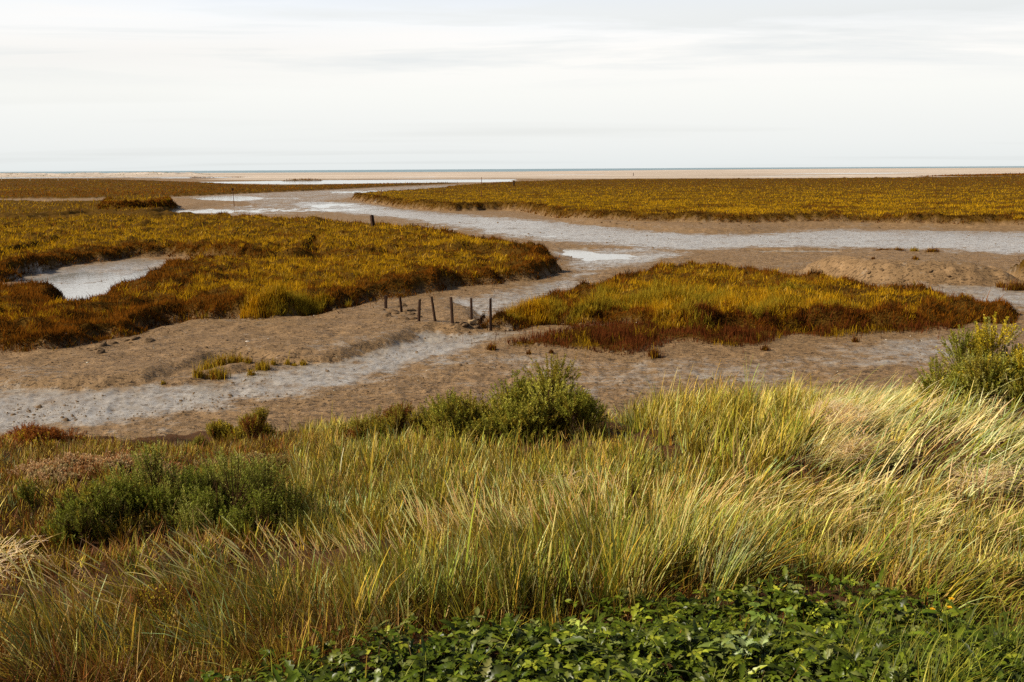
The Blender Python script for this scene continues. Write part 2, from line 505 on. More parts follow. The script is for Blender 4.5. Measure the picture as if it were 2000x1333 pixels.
def terrain(x, y):
    d = np.hypot(x, y)
    n1 = fbm(x / 7, y / 7, 4)
    n2 = fbm(x / 1.1 + 40, y / 1.1, 4)
    n4 = fbm(x / 2.4 + 8, y / 1.7, 3)
    n3 = fbm(x / .26, y / .33 + 11, 3)
    wx, wy = fbm(x / 2.2 + 5, y / 2.2, 3), fbm(x / 2.2, y / 2.2 + 77, 3)
    near = 1 - sstep(60, 140, d)
    h = .11 + .05 * n1 + .03 * n2 + .026 * n3 * near
    wet = np.zeros_like(h)
    for p, a, s in WETP:
        wet = np.maximum(wet, a * sstep(-1.8 * s, 1.3 * s, sdf(p, x, y) + s * .9 * n2 + s * .5 * wx))
    h = h - .055 * wet
    pool = np.zeros_like(h)
    for p, s in POOL:
        pool = np.maximum(pool, sstep(-s, s, sdf(p, x, y) + s * wx * .8 + (0 if s < 2 else 2.2 * s * fbm(x / 70, y / 30, 3))))
    h = h * (1 - pool) + pool * (-.05 + .04 * n2 + .012 * n3 - .02 * n1 * near)
    dry = np.zeros_like(h)
    for p, top, ed, lump in BARE:
        s = sdf(p, x, y) + .35 * wx
        t = np.sin(np.clip(s / ed, 0, 1) * math.pi / 2) ** 1.15
        crack = np.abs(fbm(x / .8 + 3, y / .8, 4))
        h = np.maximum(h, h * (1 - t) + t * (top + lump * n1 * .5 + .05 * n2)) - lump * .5 * t * (1 - t) * 2 * (1 - sstep(0, .25, crack))
        dry = np.maximum(dry, sstep(-.1, .3, s))
    soil = np.zeros_like(h)
    cut = np.zeros_like(h)
    for p, a in ISL_CUT:
        cut = np.maximum(cut, a * sstep(-.35, .25, sdf(p, x, y) + .25 * wx))
    for k, I in ISL.items():
        s = sdf(I['poly'], x, y) + I['warp'] * wx
        ap = sstep(-2.2, 0, s) * .10
        h = np.maximum(h, h * (1 - .6 * sstep(-2.2, 0, s)) + ap)
        t = sstep(-.12, I['edge'], s)
        top = I['top'] + I['hum'] * (n1 + .9 * np.abs(wy)) + .09 * n2 + I['hum'] * .75 * n4 - cut - I['hum'] * .7 * (1 - sstep(0, .16, np.abs(n1 + .3 * wx)))
        h = np.where(t > 0, np.maximum(h, h * (1 - t) + top * t), h)
        soil = np.maximum(soil, sstep(-.05, .3, s))
        dry = np.maximum(dry, sstep(-1.6, -.1, s + .5 * n2) * .8)
    sand = sstep(-8, 8, sdf(SANDP, x, y, 60) + 6 * n1)
    far = sstep(300, 700, d)
    h = h * (1 - sand) + sand * (.28 + .05 * n1)
    h = np.where((d > 900) & (sand < .5), -1.2, h)
    h = np.where(d > 700, h * (1 - .0 * far), h)
    du = sdf(DUNEP, x, y, 60)
    h = h + np.clip(sstep(0, 40, du) * (1.6 + 2.2 * fbm(x / 45, y / 90, 4)), 0, 5) * (d > 400)
    soil = soil * (1 - pool * (soil < .9))
    lowp = -.05 + .055 * n2 + .012 * n3
    pk = pool * (soil < .25) * (1 - sstep(.16, .40, h) * (d < 400))
    h = np.where(h > lowp, h * (1 - pk) + lowp * pk, h)
    wet = np.clip(np.maximum(wet, pool) - dry * .9 * (1 - pool), 0, 1)
    return h, wet, sand * (1 - soil * .0), soil


# the mud: a fan of quads, finer near by
NC, NR = 1150, 1350
az = np.linspace(-math.radians(40), math.radians(40), NC)
rr = np.exp(np.linspace(math.log(12.0), math.log(7000.0), NR))
A_, R_ = np.meshgrid(az, rr)
tx, ty = (R_ * np.sin(A_)).ravel(), (R_ * np.cos(A_)).ravel()
th_, twet, tsand, tsoil = terrain(tx, ty)
i = np.arange(NR - 1)[:, None] * NC + np.arange(NC - 1)[None, :]
tq = np.stack([i, i + 1, i + NC + 1, i + NC], 2).reshape(-1, 4)
mud = mesh('mudflat', np.stack([tx, ty, th_], 1), tq, MUD, smooth=True, attrs=dict(wet=twet, sand=tsand, soil=tsoil))
tag(mud, kind='structure')
print('terrain', len(tx))

w = mesh('creek_water', [(-300, 14, 0), (300, 14, 0), (700, 900, 0), (-700, 900, 0)], [(0, 1, 2, 3)], WATER)
tag(w, kind='structure')
s = mesh('sea', [(-90000, 700, -.35), (90000, 700, -.35), (90000, 90000, -.35), (-90000, 90000, -.35)], [(0, 1, 2, 3)], SEA)
tag(s, kind='structure')

# ------------------------------------------------------------------ the bank the photographer stands on
ctrl = []
for px, py, Y in [(-500, 1333, 4.4), (0, 1333, 4.4), (500, 1333, 4.4), (1000, 1333, 4.5), (1500, 1333, 4.5), (2000, 1333, 4.5), (2500, 1333, 4.5),
                  (-500, 1200, 5.6), (0, 1200, 5.6), (500, 1190, 5.8), (1000, 1240, 5.3), (1500, 1170, 6.0), (2000, 1180, 6.0), (2500, 1180, 6.0),
                  (-400, 1060, 7.5), (0, 1060, 7.5), (250, 1075, 7.3), (800, 1060, 7.6), (1300, 1050, 7.8), (2000, 1050, 7.7), (2400, 1050, 7.7),
                  (-400, 950, 10), (0, 950, 10), (300, 955, 10), (700, 950, 10.3), (1100, 940, 10.3), (1400, 920, 10), (1700, 900, 10), (2000, 895, 10), (2400, 895, 10),
                  (-400, 893, 13), (0, 893, 13), (300, 893, 13), (600, 884, 13), (900, 862, 13), (1220, 842, 13), (1500, 830, 12.5), (1800, 815, 12.5), (2000, 800, 12.5), (2400, 790, 12.5),
                  (-400, 868, 17), (0, 868, 17), (200, 866, 17), (400, 858, 17), (600, 850, 17.3)]:
    ctrl.append(at_y(px, py, Y))
for px, Y, z in [(760, 16.5, .72), (900, 16.5, .85), (1200, 16.5, .9), (1500, 16.2, 1.1), (1800, 16, 1.35), (2000, 16, 1.5), (2400, 16, 1.6),
                 (900, 19.5, -.1), (1200, 19.5, -.1), (1500, 20, -.1), (1800, 20.5, -.1), (2000, 21, -.1), (2400, 21, 0),
                 (-400, 21, -.45), (0, 21, -.45), (300, 21, -.45), (600, 21, -.4), (1000, 24, -1.3), (1600, 25, -1.3), (2200, 26, -1.2), (0, 24, -1.2)]:
    p = at_y(px, 700, Y)
    ctrl.append(np.array([p[0], Y, z]))
for X in (-4, -1, 2, 5):
    ctrl.append(np.array([X, 0.0, 3.55])); ctrl.append(np.array([X, 2.5, 3.3]))
ctrl = np.array(ctrl)


def _k(r):
    return r * r * np.log(r + 1e-9)


n_ = len(ctrl)
Kmat = _k(np.hypot(ctrl[:, 0:1] - ctrl[:, 0], ctrl[:, 1:2] - ctrl[:, 1])) + np.eye(n_) * .4
Pm = np.stack([np.ones(n_), ctrl[:, 0], ctrl[:, 1]], 1)
sol = np.linalg.solve(np.block([[Kmat, Pm], [Pm.T, np.zeros((3, 3))]]), np.concatenate([ctrl[:, 2], np.zeros(3)]))


def bank0(x, y):
    x, y = np.asarray(x, float), np.asarray(y, float)
    h = sol[n_] + sol[n_ + 1] * x + sol[n_ + 2] * y
    for k in range(n_):
        h = h + sol[k] * _k(np.hypot(x - ctrl[k, 0], y - ctrl[k, 1]))
    return h


def bank(x, y):
    return bank0(x, y) + .11 * fbm(x / 1.1, y / 1.1, 3) + .02 * fbm(x / .2, y / .2, 2)


bx_, by_ = np.meshgrid(np.linspace(-15, 15, 400), np.linspace(-2, 25, 420))
bz_ = bank(bx_.ravel(), by_.ravel())
ii = np.arange(419)[:, None] * 400 + np.arange(399)[None, :]
bq = np.stack([ii, ii + 1, ii + 401, ii + 400], 2).reshape(-1, 4)
bk = mesh('bank_ground', np.stack([bx_.ravel(), by_.ravel(), bz_], 1), bq, SOIL, smooth=True)
tag(bk, kind='structure')


def on_bank(px, py):
    d = ray(px, py)
    t = np.linspace(3, 30, 1500)
    p = d[None, :] * t[:, None]
    z = EYE + p[:, 2] - bank0(p[:, 0], p[:, 1])
    k = np.argmax(z < 0) if (z < 0).any() else len(t) - 1
    return p[k, :2]


def bank_poly(pts, it=1):
    return smooth_poly([on_bank(*p) for p in pts], it)


def scatter(poly, n, soft=.15):
    """n points over a polygon on the bank, ragged at its edge"""
    lo, hi = poly.min(0) - soft, poly.max(0) + soft
    out = []
    got = 0
    while got < n:
        p = rng.uniform(lo, hi, (n * 2 + 50, 2))
        s_ = sdf(poly, p[:, 0], p[:, 1], 3.0)
        p = p[s_ + rng.normal(0, soft, len(p)) > 0]
        out.append(p); got += len(p)
    p = np.concatenate(out)[:n]
    return p


def put(p):
    return np.concatenate([p, bank(p[:, 0], p[:, 1])[:, None] - .01], 1)


GAP = -.22


def tussocks(bag, poly, n_cl, m, L, wdt, rad, c0, c1, wind=(0, 0), spread=.35, bend=(.3, .6), soft=.15, seg=4, Lvar=.25, cvar=.32, dens=None, gap=None):
    """grass in tussocks: every tussock has its own tint, height and lean"""
    cl = scatter(poly, n_cl, soft)
    if dens is not None:
        cl = cl[rng.random(len(cl)) < dens(cl)]
    cl = cl[fbm(cl[:, 0] / .42 + 50, cl[:, 1] / .42, 3) + rng.normal(0, .15, len(cl)) > (GAP if gap is None else gap)]
    n_cl = len(cl)
    k = np.repeat(np.arange(n_cl), m)
    n = len(k)
    rr_ = np.abs(rng.normal(0, 1, n)) * rad
    aa = rng.uniform(0, 2 * math.pi, n)
    p = cl[k] + np.stack([rr_ * np.cos(aa), rr_ * np.sin(aa)], 1)
    clL = np.exp(rng.normal(0, .16, n_cl)); clW = rng.normal(0, .12, (n_cl, 2))
    LL = (L(cl)[k] if callable(L) else L) * clL[k] * np.exp(rng.normal(-.05, Lvar, n))
    wind = np.asarray(wind(cl) if callable(wind) else np.broadcast_to(wind, (n_cl, 2)))
    hx = np.cos(aa) * rr_ / rad * spread * .6 + wind[k, 0] + clW[k, 0] + rng.normal(0, .2, n)
    hy = np.sin(aa) * rr_ / rad * spread * .6 + wind[k, 1] + clW[k, 1] + rng.normal(0, .2, n)
    phi = np.arctan2(hy, hx); th = np.clip(np.hypot(hx, hy), 0, 1.35) * .75
    be = rng.uniform(bend[0], bend[1], n) * (.5 + np.hypot(hx, hy))
    ci = np.asarray(c0(cl, n_cl) if callable(c0) else pick(c0[0], c0[1], n_cl))
    cj = np.asarray(c1(cl, n_cl) if callable(c1) else pick(c1[0], c1[1], n_cl))
    ci = jitter(ci, n_cl, .3); cj = jitter(cj, n_cl, .3)
    # most blades take the tussock's colour, some take any other colour of the mix
    own = rng.random(n) < .65
    kk = np.where(own, k, rng.integers(0, n_cl, n))
    blades(bag, put(p), LL, wdt * np.exp(rng.normal(0, .25, n)), th, be, phi, jitter(ci[kk], n, cvar), jitter(cj[kk], n, cvar), seg)
    return cl


def seed_heads(bag, poly, n, L, wind, c_st, c_hd, hl=.13, hw=.011, soft=.15, bend=(.35, .7), var=.12, st_w=.003):
    p = scatter(poly, n, soft)
    w_ = np.asarray(wind(p) if callable(wind) else np.broadcast_to(wind, (n, 2)))
    hx, hy = w_[:, 0] + rng.normal(0, var, n), w_[:, 1] + rng.normal(0, var, n)
    phi = np.arctan2(hy, hx); th = np.hypot(hx, hy) * .6
    be = rng.uniform(*bend, n) * (.4 + np.hypot(hx, hy))
    LL = (L(p) if callable(L) else L) * np.exp(rng.normal(0, .13, n))
    P0 = put(p)
    ctr = blades(bag, P0, LL, st_w, th, be, phi, jitter(c_st, n, .2), jitter(c_st, n, .2), 6, .2)
    tip, prv = ctr[:, -1], ctr[:, -2]
    d = tip - prv; d /= np.linalg.norm(d, axis=1)[:, None]
    th2 = np.arccos(np.clip(d[:, 2], -1, 1)); ph2 = np.arctan2(d[:, 1], d[:, 0])
    hL = hl * np.exp(rng.normal(0, .2, n))
    prof = np.array([.45, 1.0, .95, .7, .25])
    cc = jitter(c_hd, n, .2)
    st = tip - d * .005
    for f in (0, math.pi / 3, -math.pi / 3):
        blades(bag, st, hL, hw, th2, be * .5, ph2, cc, cc * 1.1, 4, 0, ph2 + math.pi / 2 + f, prof)


# ------------------------------------------------------------------ marsh vegetation
GOLD = (.57, .315, .011); OLIVE = (.35, .20, .010); RUST = (.23, .08, .008); DARK = (.07, .028, .005); GREEN = (.33, .235, .02); STRAW = (.68, .42, .07)


def fan(n, d0, d1, a0=-39, a1=39):
    a = np.radians(rng.uniform(a0, a1, n))
    d = 1 / rng.uniform(1 / d1, 1 / d0, n)
    return np.stack([d * np.sin(a), d * np.cos(a)], 1)


def marsh(key, n, d0, d1, label, name='marsh_grass', hgt=.3, mix=None, edge_w=2.0, a0=-39, a1=39, stuff_of=None, edge_mix=RUST, hvar=.3, tilt=1.05, psc=1.0, pst=1.5, low_shade=1.0, edge_n=0, wf=.6):
    I = ISL[key]
    p = fan(n, d0, d1, a0, a1)
    if edge_n:                                                    # the steep faces need plants of their own
        pa, pb = I['poly'], np.roll(I['poly'], -1, 0)
        md = np.hypot(*(pa + pb).T) / 2
        wl = np.hypot(*(pb - pa).T) / md ** 1.3
        k = rng.choice(len(pa), edge_n, p=wl / wl.sum())
        t = rng.random((edge_n, 1))
        q = pa[k] * (1 - t) + pb[k] * t + rng.normal(0, .55, (edge_n, 2))
        p = np.concatenate([p, q[(np.abs(q[:, 0]) < .84 * q[:, 1]) & (q[:, 1] > d0 * .9) & (np.hypot(q[:, 0], q[:, 1]) < d1)]])
    x, y = p[:, 0], p[:, 1]
    wx = fbm(x / 2.2 + 5, y / 2.2, 3)
    s_ = sdf(I['poly'], x, y) + I['warp'] * wx
    if stuff_of is not None:
        m = stuff_of(x, y, s_)
    else:
        m = (s_ > -.1) | ((s_ > -1.5) & (rng.random(len(s_)) < .035 * np.exp(2.2 * s_) + .004))
    p, s_ = p[m], s_[m]
    x, y = p[:, 0], p[:, 1]
    h, wet, sand, soil = terrain(x, y)
    ok = h > .05
    p, s_, h = p[ok], s_[ok], h[ok]
    x, y = p[:, 0], p[:, 1]
    n = len(p)
    d = np.hypot(x, y)
    big = fbm(x / 6 + 31, y / 6, 4); mid = fbm(x / 1.1, y / 1.1 + 9, 3)
    global PX
    PX = (x / psc / pst, y / psc)
    cols = mix(x, y, s_, big, mid, n)
    low = np.maximum(sstep(-.12, -.38, h - I['top']), 1 - sstep(-.2, .25, s_)) * low_shade       # red and dark plants on low ground, painting shade into creases and faces
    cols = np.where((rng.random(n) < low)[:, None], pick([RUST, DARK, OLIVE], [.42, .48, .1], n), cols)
    px = d / 995.0                                                # metres covered by a pixel: far tufts are whole tufts, near ones single shoots
    wd = np.maximum(.012, px * wf) * np.exp(rng.normal(0, .25, n))
    L = hgt * np.exp(rng.normal(0, hvar, n)) * (1 + .6 * mid).clip(.3, 2) * (.75 + .25 * sstep(0, 1.2, s_))
    th = np.abs(rng.normal(0, tilt, n)).clip(0, 1.5); phi = rng.uniform(0, 2 * math.pi, n)
    b = Bag()
    c = jitter(cols, n, .12)
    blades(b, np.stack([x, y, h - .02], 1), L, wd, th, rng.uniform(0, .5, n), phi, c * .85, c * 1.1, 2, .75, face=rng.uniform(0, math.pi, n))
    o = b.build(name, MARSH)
    tag(o, label, 'marsh plants', kind='stuff')
    print(key, n)
    return o


PX = None


def blend(cols, wts):
    wts = np.stack(wts, 1); wts = np.clip(wts, 0, None); wts /= wts.sum(1, keepdims=True) + 1e-9
    cs = wts.cumsum(1)
    k = rng.normal(0, 1, len(wts)) * .3 + (2.1 * fbm(PX[0] / .9, PX[1] / .9, 4) if PX is not None else 0)
    r_ = (1 / (1 + np.exp(-1.9 * k)))[:, None]
    return np.asarray(cols, float)[(r_ > cs).sum(1).clip(0, len(cols) - 1)]


def mixA(x, y, s_, big, mid, n):
    e = 1 - sstep(.3, 3.4, (s_ + 1.6 * mid) * np.where(y < 48, np.interp(x, [-15, -7], [.45, 1]), 1))
    g = sstep(-.25, .3, big)
    return blend([STRAW, GOLD, OLIVE, RUST, DARK], [(1 - e) * .07, (1 - e) * (.3 + .55 * g), (1 - e) * (.45 + .3 * (1 - g)), e * 1.0 + .3 * (1 - g) + .08, e * .5 + .1])


def mixE(x, y, s_, big, mid, n):
    d = np.hypot(x, y)
    e = 1 - sstep(.3, 2.2, s_ + .8 * mid)
    b = sstep(170, 290, d + 40 * big)
    g = sstep(-.3, .35, big)
    return blend([GOLD, OLIVE, RUST, DARK], [(1 - e) * (1 - .75 * b) * (.45 + .6 * g), (1 - e) * .5, .12 * .5 + b * .8 + e * .35 + .15 * (1 - g), e * 1.2 + .05])


def mixD(x, y, s_, big, mid, n):
    g = sstep(.1, .4, fbm(x / 40 + 3, y / 60, 3)) * sstep(-40, -90, x)
    return blend([GOLD, OLIVE, (.33, .115, .012), RUST, DARK], [g * .4, .12 + .6 * g, np.full(n, .5), np.full(n, .4), np.full(n, .12)])


def mixG(x, y, s_, big, mid, n):
    return blend([(.16, .045, .012), (.10, .028, .008), DARK, OLIVE], [np.full(n, .8), np.full(n, .6), np.full(n, .25), .12 + .3 * (big > .25)])


def mixGreen(x, y, s_, big, mid, n):
    return blend([GREEN, OLIVE, STRAW, GOLD], [np.full(n, .8), np.full(n, .7), np.full(n, .05), np.full(n, .22)])


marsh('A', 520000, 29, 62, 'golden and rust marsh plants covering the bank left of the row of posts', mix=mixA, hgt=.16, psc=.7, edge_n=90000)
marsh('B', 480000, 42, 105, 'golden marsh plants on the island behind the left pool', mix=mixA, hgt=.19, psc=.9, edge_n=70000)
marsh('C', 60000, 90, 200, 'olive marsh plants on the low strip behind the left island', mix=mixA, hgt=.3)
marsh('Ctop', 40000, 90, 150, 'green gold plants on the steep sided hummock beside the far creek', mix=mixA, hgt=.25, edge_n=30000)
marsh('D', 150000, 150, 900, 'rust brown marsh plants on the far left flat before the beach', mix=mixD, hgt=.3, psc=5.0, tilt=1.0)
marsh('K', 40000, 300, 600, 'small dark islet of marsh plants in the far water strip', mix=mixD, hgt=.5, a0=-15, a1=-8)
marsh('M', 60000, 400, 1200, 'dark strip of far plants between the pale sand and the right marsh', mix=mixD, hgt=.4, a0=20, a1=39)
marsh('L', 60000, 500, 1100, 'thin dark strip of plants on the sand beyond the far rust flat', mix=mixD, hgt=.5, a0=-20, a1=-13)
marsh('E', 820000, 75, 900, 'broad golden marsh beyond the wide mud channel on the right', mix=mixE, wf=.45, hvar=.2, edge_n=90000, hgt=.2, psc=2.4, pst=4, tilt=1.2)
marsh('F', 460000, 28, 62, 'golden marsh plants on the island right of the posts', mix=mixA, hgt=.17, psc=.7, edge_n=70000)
marsh('G', 130000, 26, 40, 'red brown glasswort fringe along the front of the right island', name='glasswort', mix=mixG, low_shade=.0, hgt=.22, tilt=.25)
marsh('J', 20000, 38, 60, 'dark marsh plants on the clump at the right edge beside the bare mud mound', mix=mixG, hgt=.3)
gp = level_poly([(340, 632), (560, 632), (640, 618), (705, 598), (700, 585, .5), (600, 590, .6), (480, 600, .6), (380, 608, .6)], .15)
marsh('A', 260000, 29, 42, 'tall green cordgrass along the front edge of the left bank', name='cordgrass', mix=mixGreen, low_shade=.0, hgt=.31, tilt=.25, a0=-22, a1=-4,
      stuff_of=lambda x, y, s_: (sdf(gp, x, y) + .4 * fbm(x, y, 2) > 0) & (s_ > -.05))
gp2 = level_poly([(1000, 636, .2), (1180, 628, .3), (1300, 632, .4), (1480, 612, .6), (1650, 606, .6), (1640, 588, .6), (1400, 582, .6), (1250, 575, .6), (1100, 602, .4), (1000, 622, .3)], .3)
marsh('F', 260000, 29, 46, 'tall yellow green cordgrass standing in the middle of the right island', name='cordgrass', mix=mixGreen, low_shade=.0, hgt=.27, tilt=.3, a0=-2, a1=22,
      stuff_of=lambda x, y, s_: (sdf(gp2, x, y) + 2.2 * fbm(x / 1.6, y / 1.6, 3) - .4 > 0) & (rng.random(len(x)) < .6) & (s_ > -.05))
# dune grass far off
p = fan(30000, 600, 1500, -34, 0)
du = sdf(DUNEP, p[:, 0], p[:, 1], 60)
p = p[(du > 8) & (fbm(p[:, 0] / 40, p[:, 1] / 80, 3) > .05)]
h = terrain(p[:, 0], p[:, 1])[0]
b = Bag(); n = len(p)
blades(b, np.stack([p[:, 0], p[:, 1], h - .05], 1), .7, 1.0, .2, .3, rng.uniform(0, 6.28, n), jitter((.16, .17, .06), n), jitter((.2, .2, .08), n), 2)
tag(b.build('dune_grass', MARSH), 'pale green grass on the low dunes at the far left shore', 'dune grass', kind='stuff')

# ------------------------------------------------------------------ grass and plants on the bank
T_TAN = (.60, .44, .14); T_PALE = (.84, .64, .31); T_GOLD = (.49, .33, .035); T_GREEN = (.21, .235, .024); T_DKGREEN = (.065, .082, .008); T_BLUE = (.32, .37, .15)
T_BROWN = (.115, .048, .009); T_RED = (.19, .06, .010); T_STRAW = (.58, .37, .11); T_OLIVE = (.24, .20, .018)


def wind_fg(p):
    x = p[:, 0] / np.maximum(p[:, 1], 1)                          # breeze and trampling turn the grass over to either side
    lx = np.interp(x, [-.5, -.2, 0.02, .12, .25, .5], [-.5, -.4, -.25, .05, .55, .8])
    return np.stack([lx + .25 * fbm(p[:, 0] / 1.3, p[:, 1] / 1.3, 2), .18 * fbm(p[:, 0] / 1.1 + 9, p[:, 1] / 1.1, 2)], 1)


def ground_cover(bag, poly, n, L, wd, cols, wts, th=.9, soft=.2, seg=3, bend=.6):
    """low tangled litter and short blades"""
    p = scatter(poly, n, soft)
    c = jitter(pick(cols, wts, n), n, .25)
    blades(bag, put(p), L * np.exp(rng.normal(0, .35, n)), wd * np.exp(rng.normal(0, .3, n)), np.clip(np.abs(rng.normal(th * .6, .45, n)), 0, 1.5), rng.uniform(-.2, bend, n),
           rng.uniform(0, 2 * math.pi, n), c, c * 1.1, seg)


def comb(bag, poly, n, L, wd, cols, wts):
    """long blades lying over, all combed along a swirl"""
    p = scatter(poly, n, .15)
    a = .25 + 1.1 * fbm(p[:, 0] / 1.6 + 3, p[:, 1] / 1.3, 2) + rng.normal(0, .22, n)
    tn = np.array(cols)[np.clip(((fbm(p[:, 0] / .6, p[:, 1] / .5, 3) + rng.normal(0, .25, n)) * 1.1 + .5) * len(cols), 0, len(cols) - 1).astype(int)]
    c = jitter(tn, n, .28)
    P0 = put(p); P0[:, 2] += np.abs(rng.normal(0, .05, n))
    blades(bag, P0, L * np.exp(rng.normal(0, .25, n)), wd * np.exp(rng.normal(0, .25, n)), rng.uniform(.5, 1.1, n), rng.uniform(.3, .8, n), a, c * .9, c * 1.1, 4)


# --- litter and short growth over the whole bank
allp = bank_poly([(-400, 1345), (-400, 885), (0, 880), (400, 865), (700, 845), (900, 850), (1270, 800), (1700, 768), (2300, 745), (2400, 1345)], 0)
b = Bag()
ground_cover(b, allp, 42000, .12, .008, [T_BROWN, T_RED, T_OLIVE, T_GOLD, T_GREEN, T_STRAW], [.3, .15, .2, .15, .2, .1], 1.0, soft=.3)
tag(b.build('grass_litter', GRASS), 'low tangle of dead and green blades lying on the bank soil between the taller plants', 'grass litter', kind='stuff')

# --- front lyme grass
front = bank_poly([(-200, 1290), (-200, 1255), (0, 1250), (250, 1228), (500, 1195), (800, 1125), (1000, 1085), (1200, 1070), (1360, 1085), (1480, 1120), (1440, 1165), (1250, 1180), (1000, 1225), (700, 1268), (400, 1292), (-200, 1305)])
b = Bag()
cG = ([T_GREEN, T_OLIVE, T_GOLD, T_DKGREEN, T_BROWN, T_BLUE], [.3, .2, .14, .27, .18, .07])
cT = ([T_GREEN, T_OLIVE, T_GOLD, T_TAN, T_BLUE], [.3, .22, .2, .18, .12])
tussocks(b, front, 620, 36, lambda p: np.interp(p[:, 0] / p[:, 1], [-.5, -.26, -.1, .03, .1, .3], [.30, .29, .27, .35, .39, .36]), .0095, .08, cG, cT, wind_fg, .35, (.2, .7))
ground_cover(b, front, 16000, .22, .004, [T_BROWN, T_GOLD, T_RED, T_STRAW], [.5, .25, .2, .12], .7)
tag(b.build('lyme_grass', GRASS), 'tall green and golden lyme grass in a thick belt across the near slope', 'grass', kind='stuff')
b = Bag()
head_band = bank_poly([(-200, 1265), (0, 1255), (250, 1230), (500, 1195), (800, 1125), (1000, 1070), (1200, 1060), (1340, 1085), (1400, 1120), (1000, 1150), (600, 1200), (300, 1260), (-200, 1300)])
seed_heads(b, head_band, 620, lambda p: np.interp(p[:, 0] / p[:, 1], [-.5, -.26, -.1, .03, .1], [.46, .43, .38, .45, .49]), wind_fg, T_GOLD, (.98, .74, .36), .17, .0075)
tag(b.build('lyme_grass_seed_heads', PLUME), 'pale straw coloured seed heads leaning left above the near belt of lyme grass', 'grass seed heads', kind='stuff')

# --- bottom left dark herbs under the grass
low = bank_poly([(-200, 1360), (-200, 1190), (100, 1230), (350, 1230), (600, 1200), (760, 1240), (700, 1310), (500, 1360)])
b = Bag()
tussocks(b, low, 230, 40, .21, .006, .10, ([T_BROWN, T_RED, T_OLIVE, T_GOLD, T_DKGREEN], [.3, .2, .2, .2, .2]), ([T_BROWN, T_RED, T_GOLD, T_STRAW], [.3, .25, .3, .15]), wind_fg, .5, (.2, .9))
ground_cover(b, low, 9000, .16, .004, [T_BROWN, T_RED, T_STRAW, T_DKGREEN], [.4, .3, .15, .2], 1.0)
tag(b.build('russet_undergrowth', GRASS), 'russet dead stems and short grass in the lower left corner', 'undergrowth', kind='stuff')

# --- middle golden grass
gapa = bank_poly([(630, 1015), (740, 975), (900, 980), (920, 1055), (700, 1075)]); gapb = bank_poly([(1050, 985), (1270, 985), (1290, 1060), (1070, 1060)])
mid = bank_poly([(560, 1010), (575, 930), (640, 885), (700, 880), (800, 878), (900, 895), (1050, 905), (1200, 900), (1260, 905), (1350, 950), (1340, 1030), (1150, 1045), (1000, 1045), (760, 1065), (600, 1060)])
b = Bag()
cM = ([T_GOLD, T_OLIVE, T_TAN, T_GREEN, T_BROWN, T_BLUE], [.28, .28, .12, .24, .12, .12])
tussocks(b, mid, 900, 30, .25, .013, .075, cM, ([T_GOLD, T_TAN, T_OLIVE, T_GREEN, T_BLUE], [.3, .16, .3, .2, .1]), lambda p: wind_fg(p) * .45, .35, (.2, .6), dens=lambda p: np.where(np.maximum(sdf(gapa, p[:, 0], p[:, 1], 3), sdf(gapb, p[:, 0], p[:, 1], 3)) > 0, .12, 1.0))
ground_cover(b, mid, 20000, .18, .006, [T_BROWN, T_GOLD, T_STRAW, T_OLIVE, T_BLUE], [.25, .3, .25, .2, .1], .9)
seed_heads(b, mid, 260, .34, lambda p: wind_fg(p) * .4, T_GOLD, T_TAN, .09, .010, st_w=.004)
tag(b.build('golden_grass', GRASS), 'golden upright grass on the middle of the slope in front of the green bush', 'grass', kind='stuff')

# --- right tussock above the small path
rt = bank_poly([(1260, 850), (1265, 815), (1330, 795), (1450, 785), (1540, 800), (1580, 850), (1560, 900), (1500, 940), (1400, 945), (1340, 900)])
b = Bag()
cR = ([T_OLIVE, T_GREEN, T_GOLD, T_TAN, T_BLUE], [.35, .25, .22, .1, .1])
tussocks(b, rt, 900, 32, .38, .013, .08, cR, ([T_OLIVE, T_GOLD, T_GREEN, T_TAN], [.35, .3, .15, .2]), lambda p: np.tile([.15, 0], (len(p), 1)), .5, (.3, .8), gap=-.6)
seed_heads(b, rt, 110, .46, (.2, 0), T_GOLD, T_TAN, .08, .008, st_w=.004)
tag(b.build('tussock_grass', GRASS), 'olive green tussock of grass beside the trodden gap right of the bush', 'grass', kind='stuff')

# --- right wind blown grass
swirl = bank_poly([(1540, 860), (1580, 810), (1720, 800), (1860, 850), (1900, 930), (1860, 985), (1700, 975), (1600, 950)])
fl = bank_poly([(1500, 810), (1560, 775), (1700, 765), (1850, 765), (2000, 750), (2300, 740), (2300, 1000), (2000, 990), (1850, 1000), (1700, 985), (1580, 960), (1520, 900), (1570, 850)])
b = Bag()
cF = ([T_BLUE, T_GREEN, T_OLIVE, T_TAN, T_PALE, T_GOLD], [.26, .22, .16, .16, .12, .12])
tussocks(b, fl, 900, 32, .42, .0125, .09, cF, ([T_BLUE, T_TAN, T_PALE, T_OLIVE, T_GREEN], [.22, .26, .2, .15, .15]),
         dens=lambda p: np.where(sdf(swirl, p[:, 0], p[:, 1], 3) > 0, .22, 1.0), wind=lambda p: np.stack([.95 + .55 * fbm(p[:, 0] / 1.2, p[:, 1] / 1.2, 2), .7 * fbm(p[:, 0] / 1.4 + 7, p[:, 1] / 1.4, 2) - .15], 1), spread=.3, bend=(.4, 1.0), cvar=.2)
comb(b, fl, 11000, .42, .011, [T_BLUE, T_GREEN, T_OLIVE, T_TAN, T_PALE], [.3, .25, .2, .2, .1])
ground_cover(b, fl, 16000, .25, .005, [T_STRAW, T_TAN, T_OLIVE, T_BROWN], [.35, .25, .25, .2], 1.2)
tag(b.build('windblown_grass', GRASS), 'long pale green grass combed over to the right on the right side of the slope', 'grass', kind='stuff')
b = Bag()
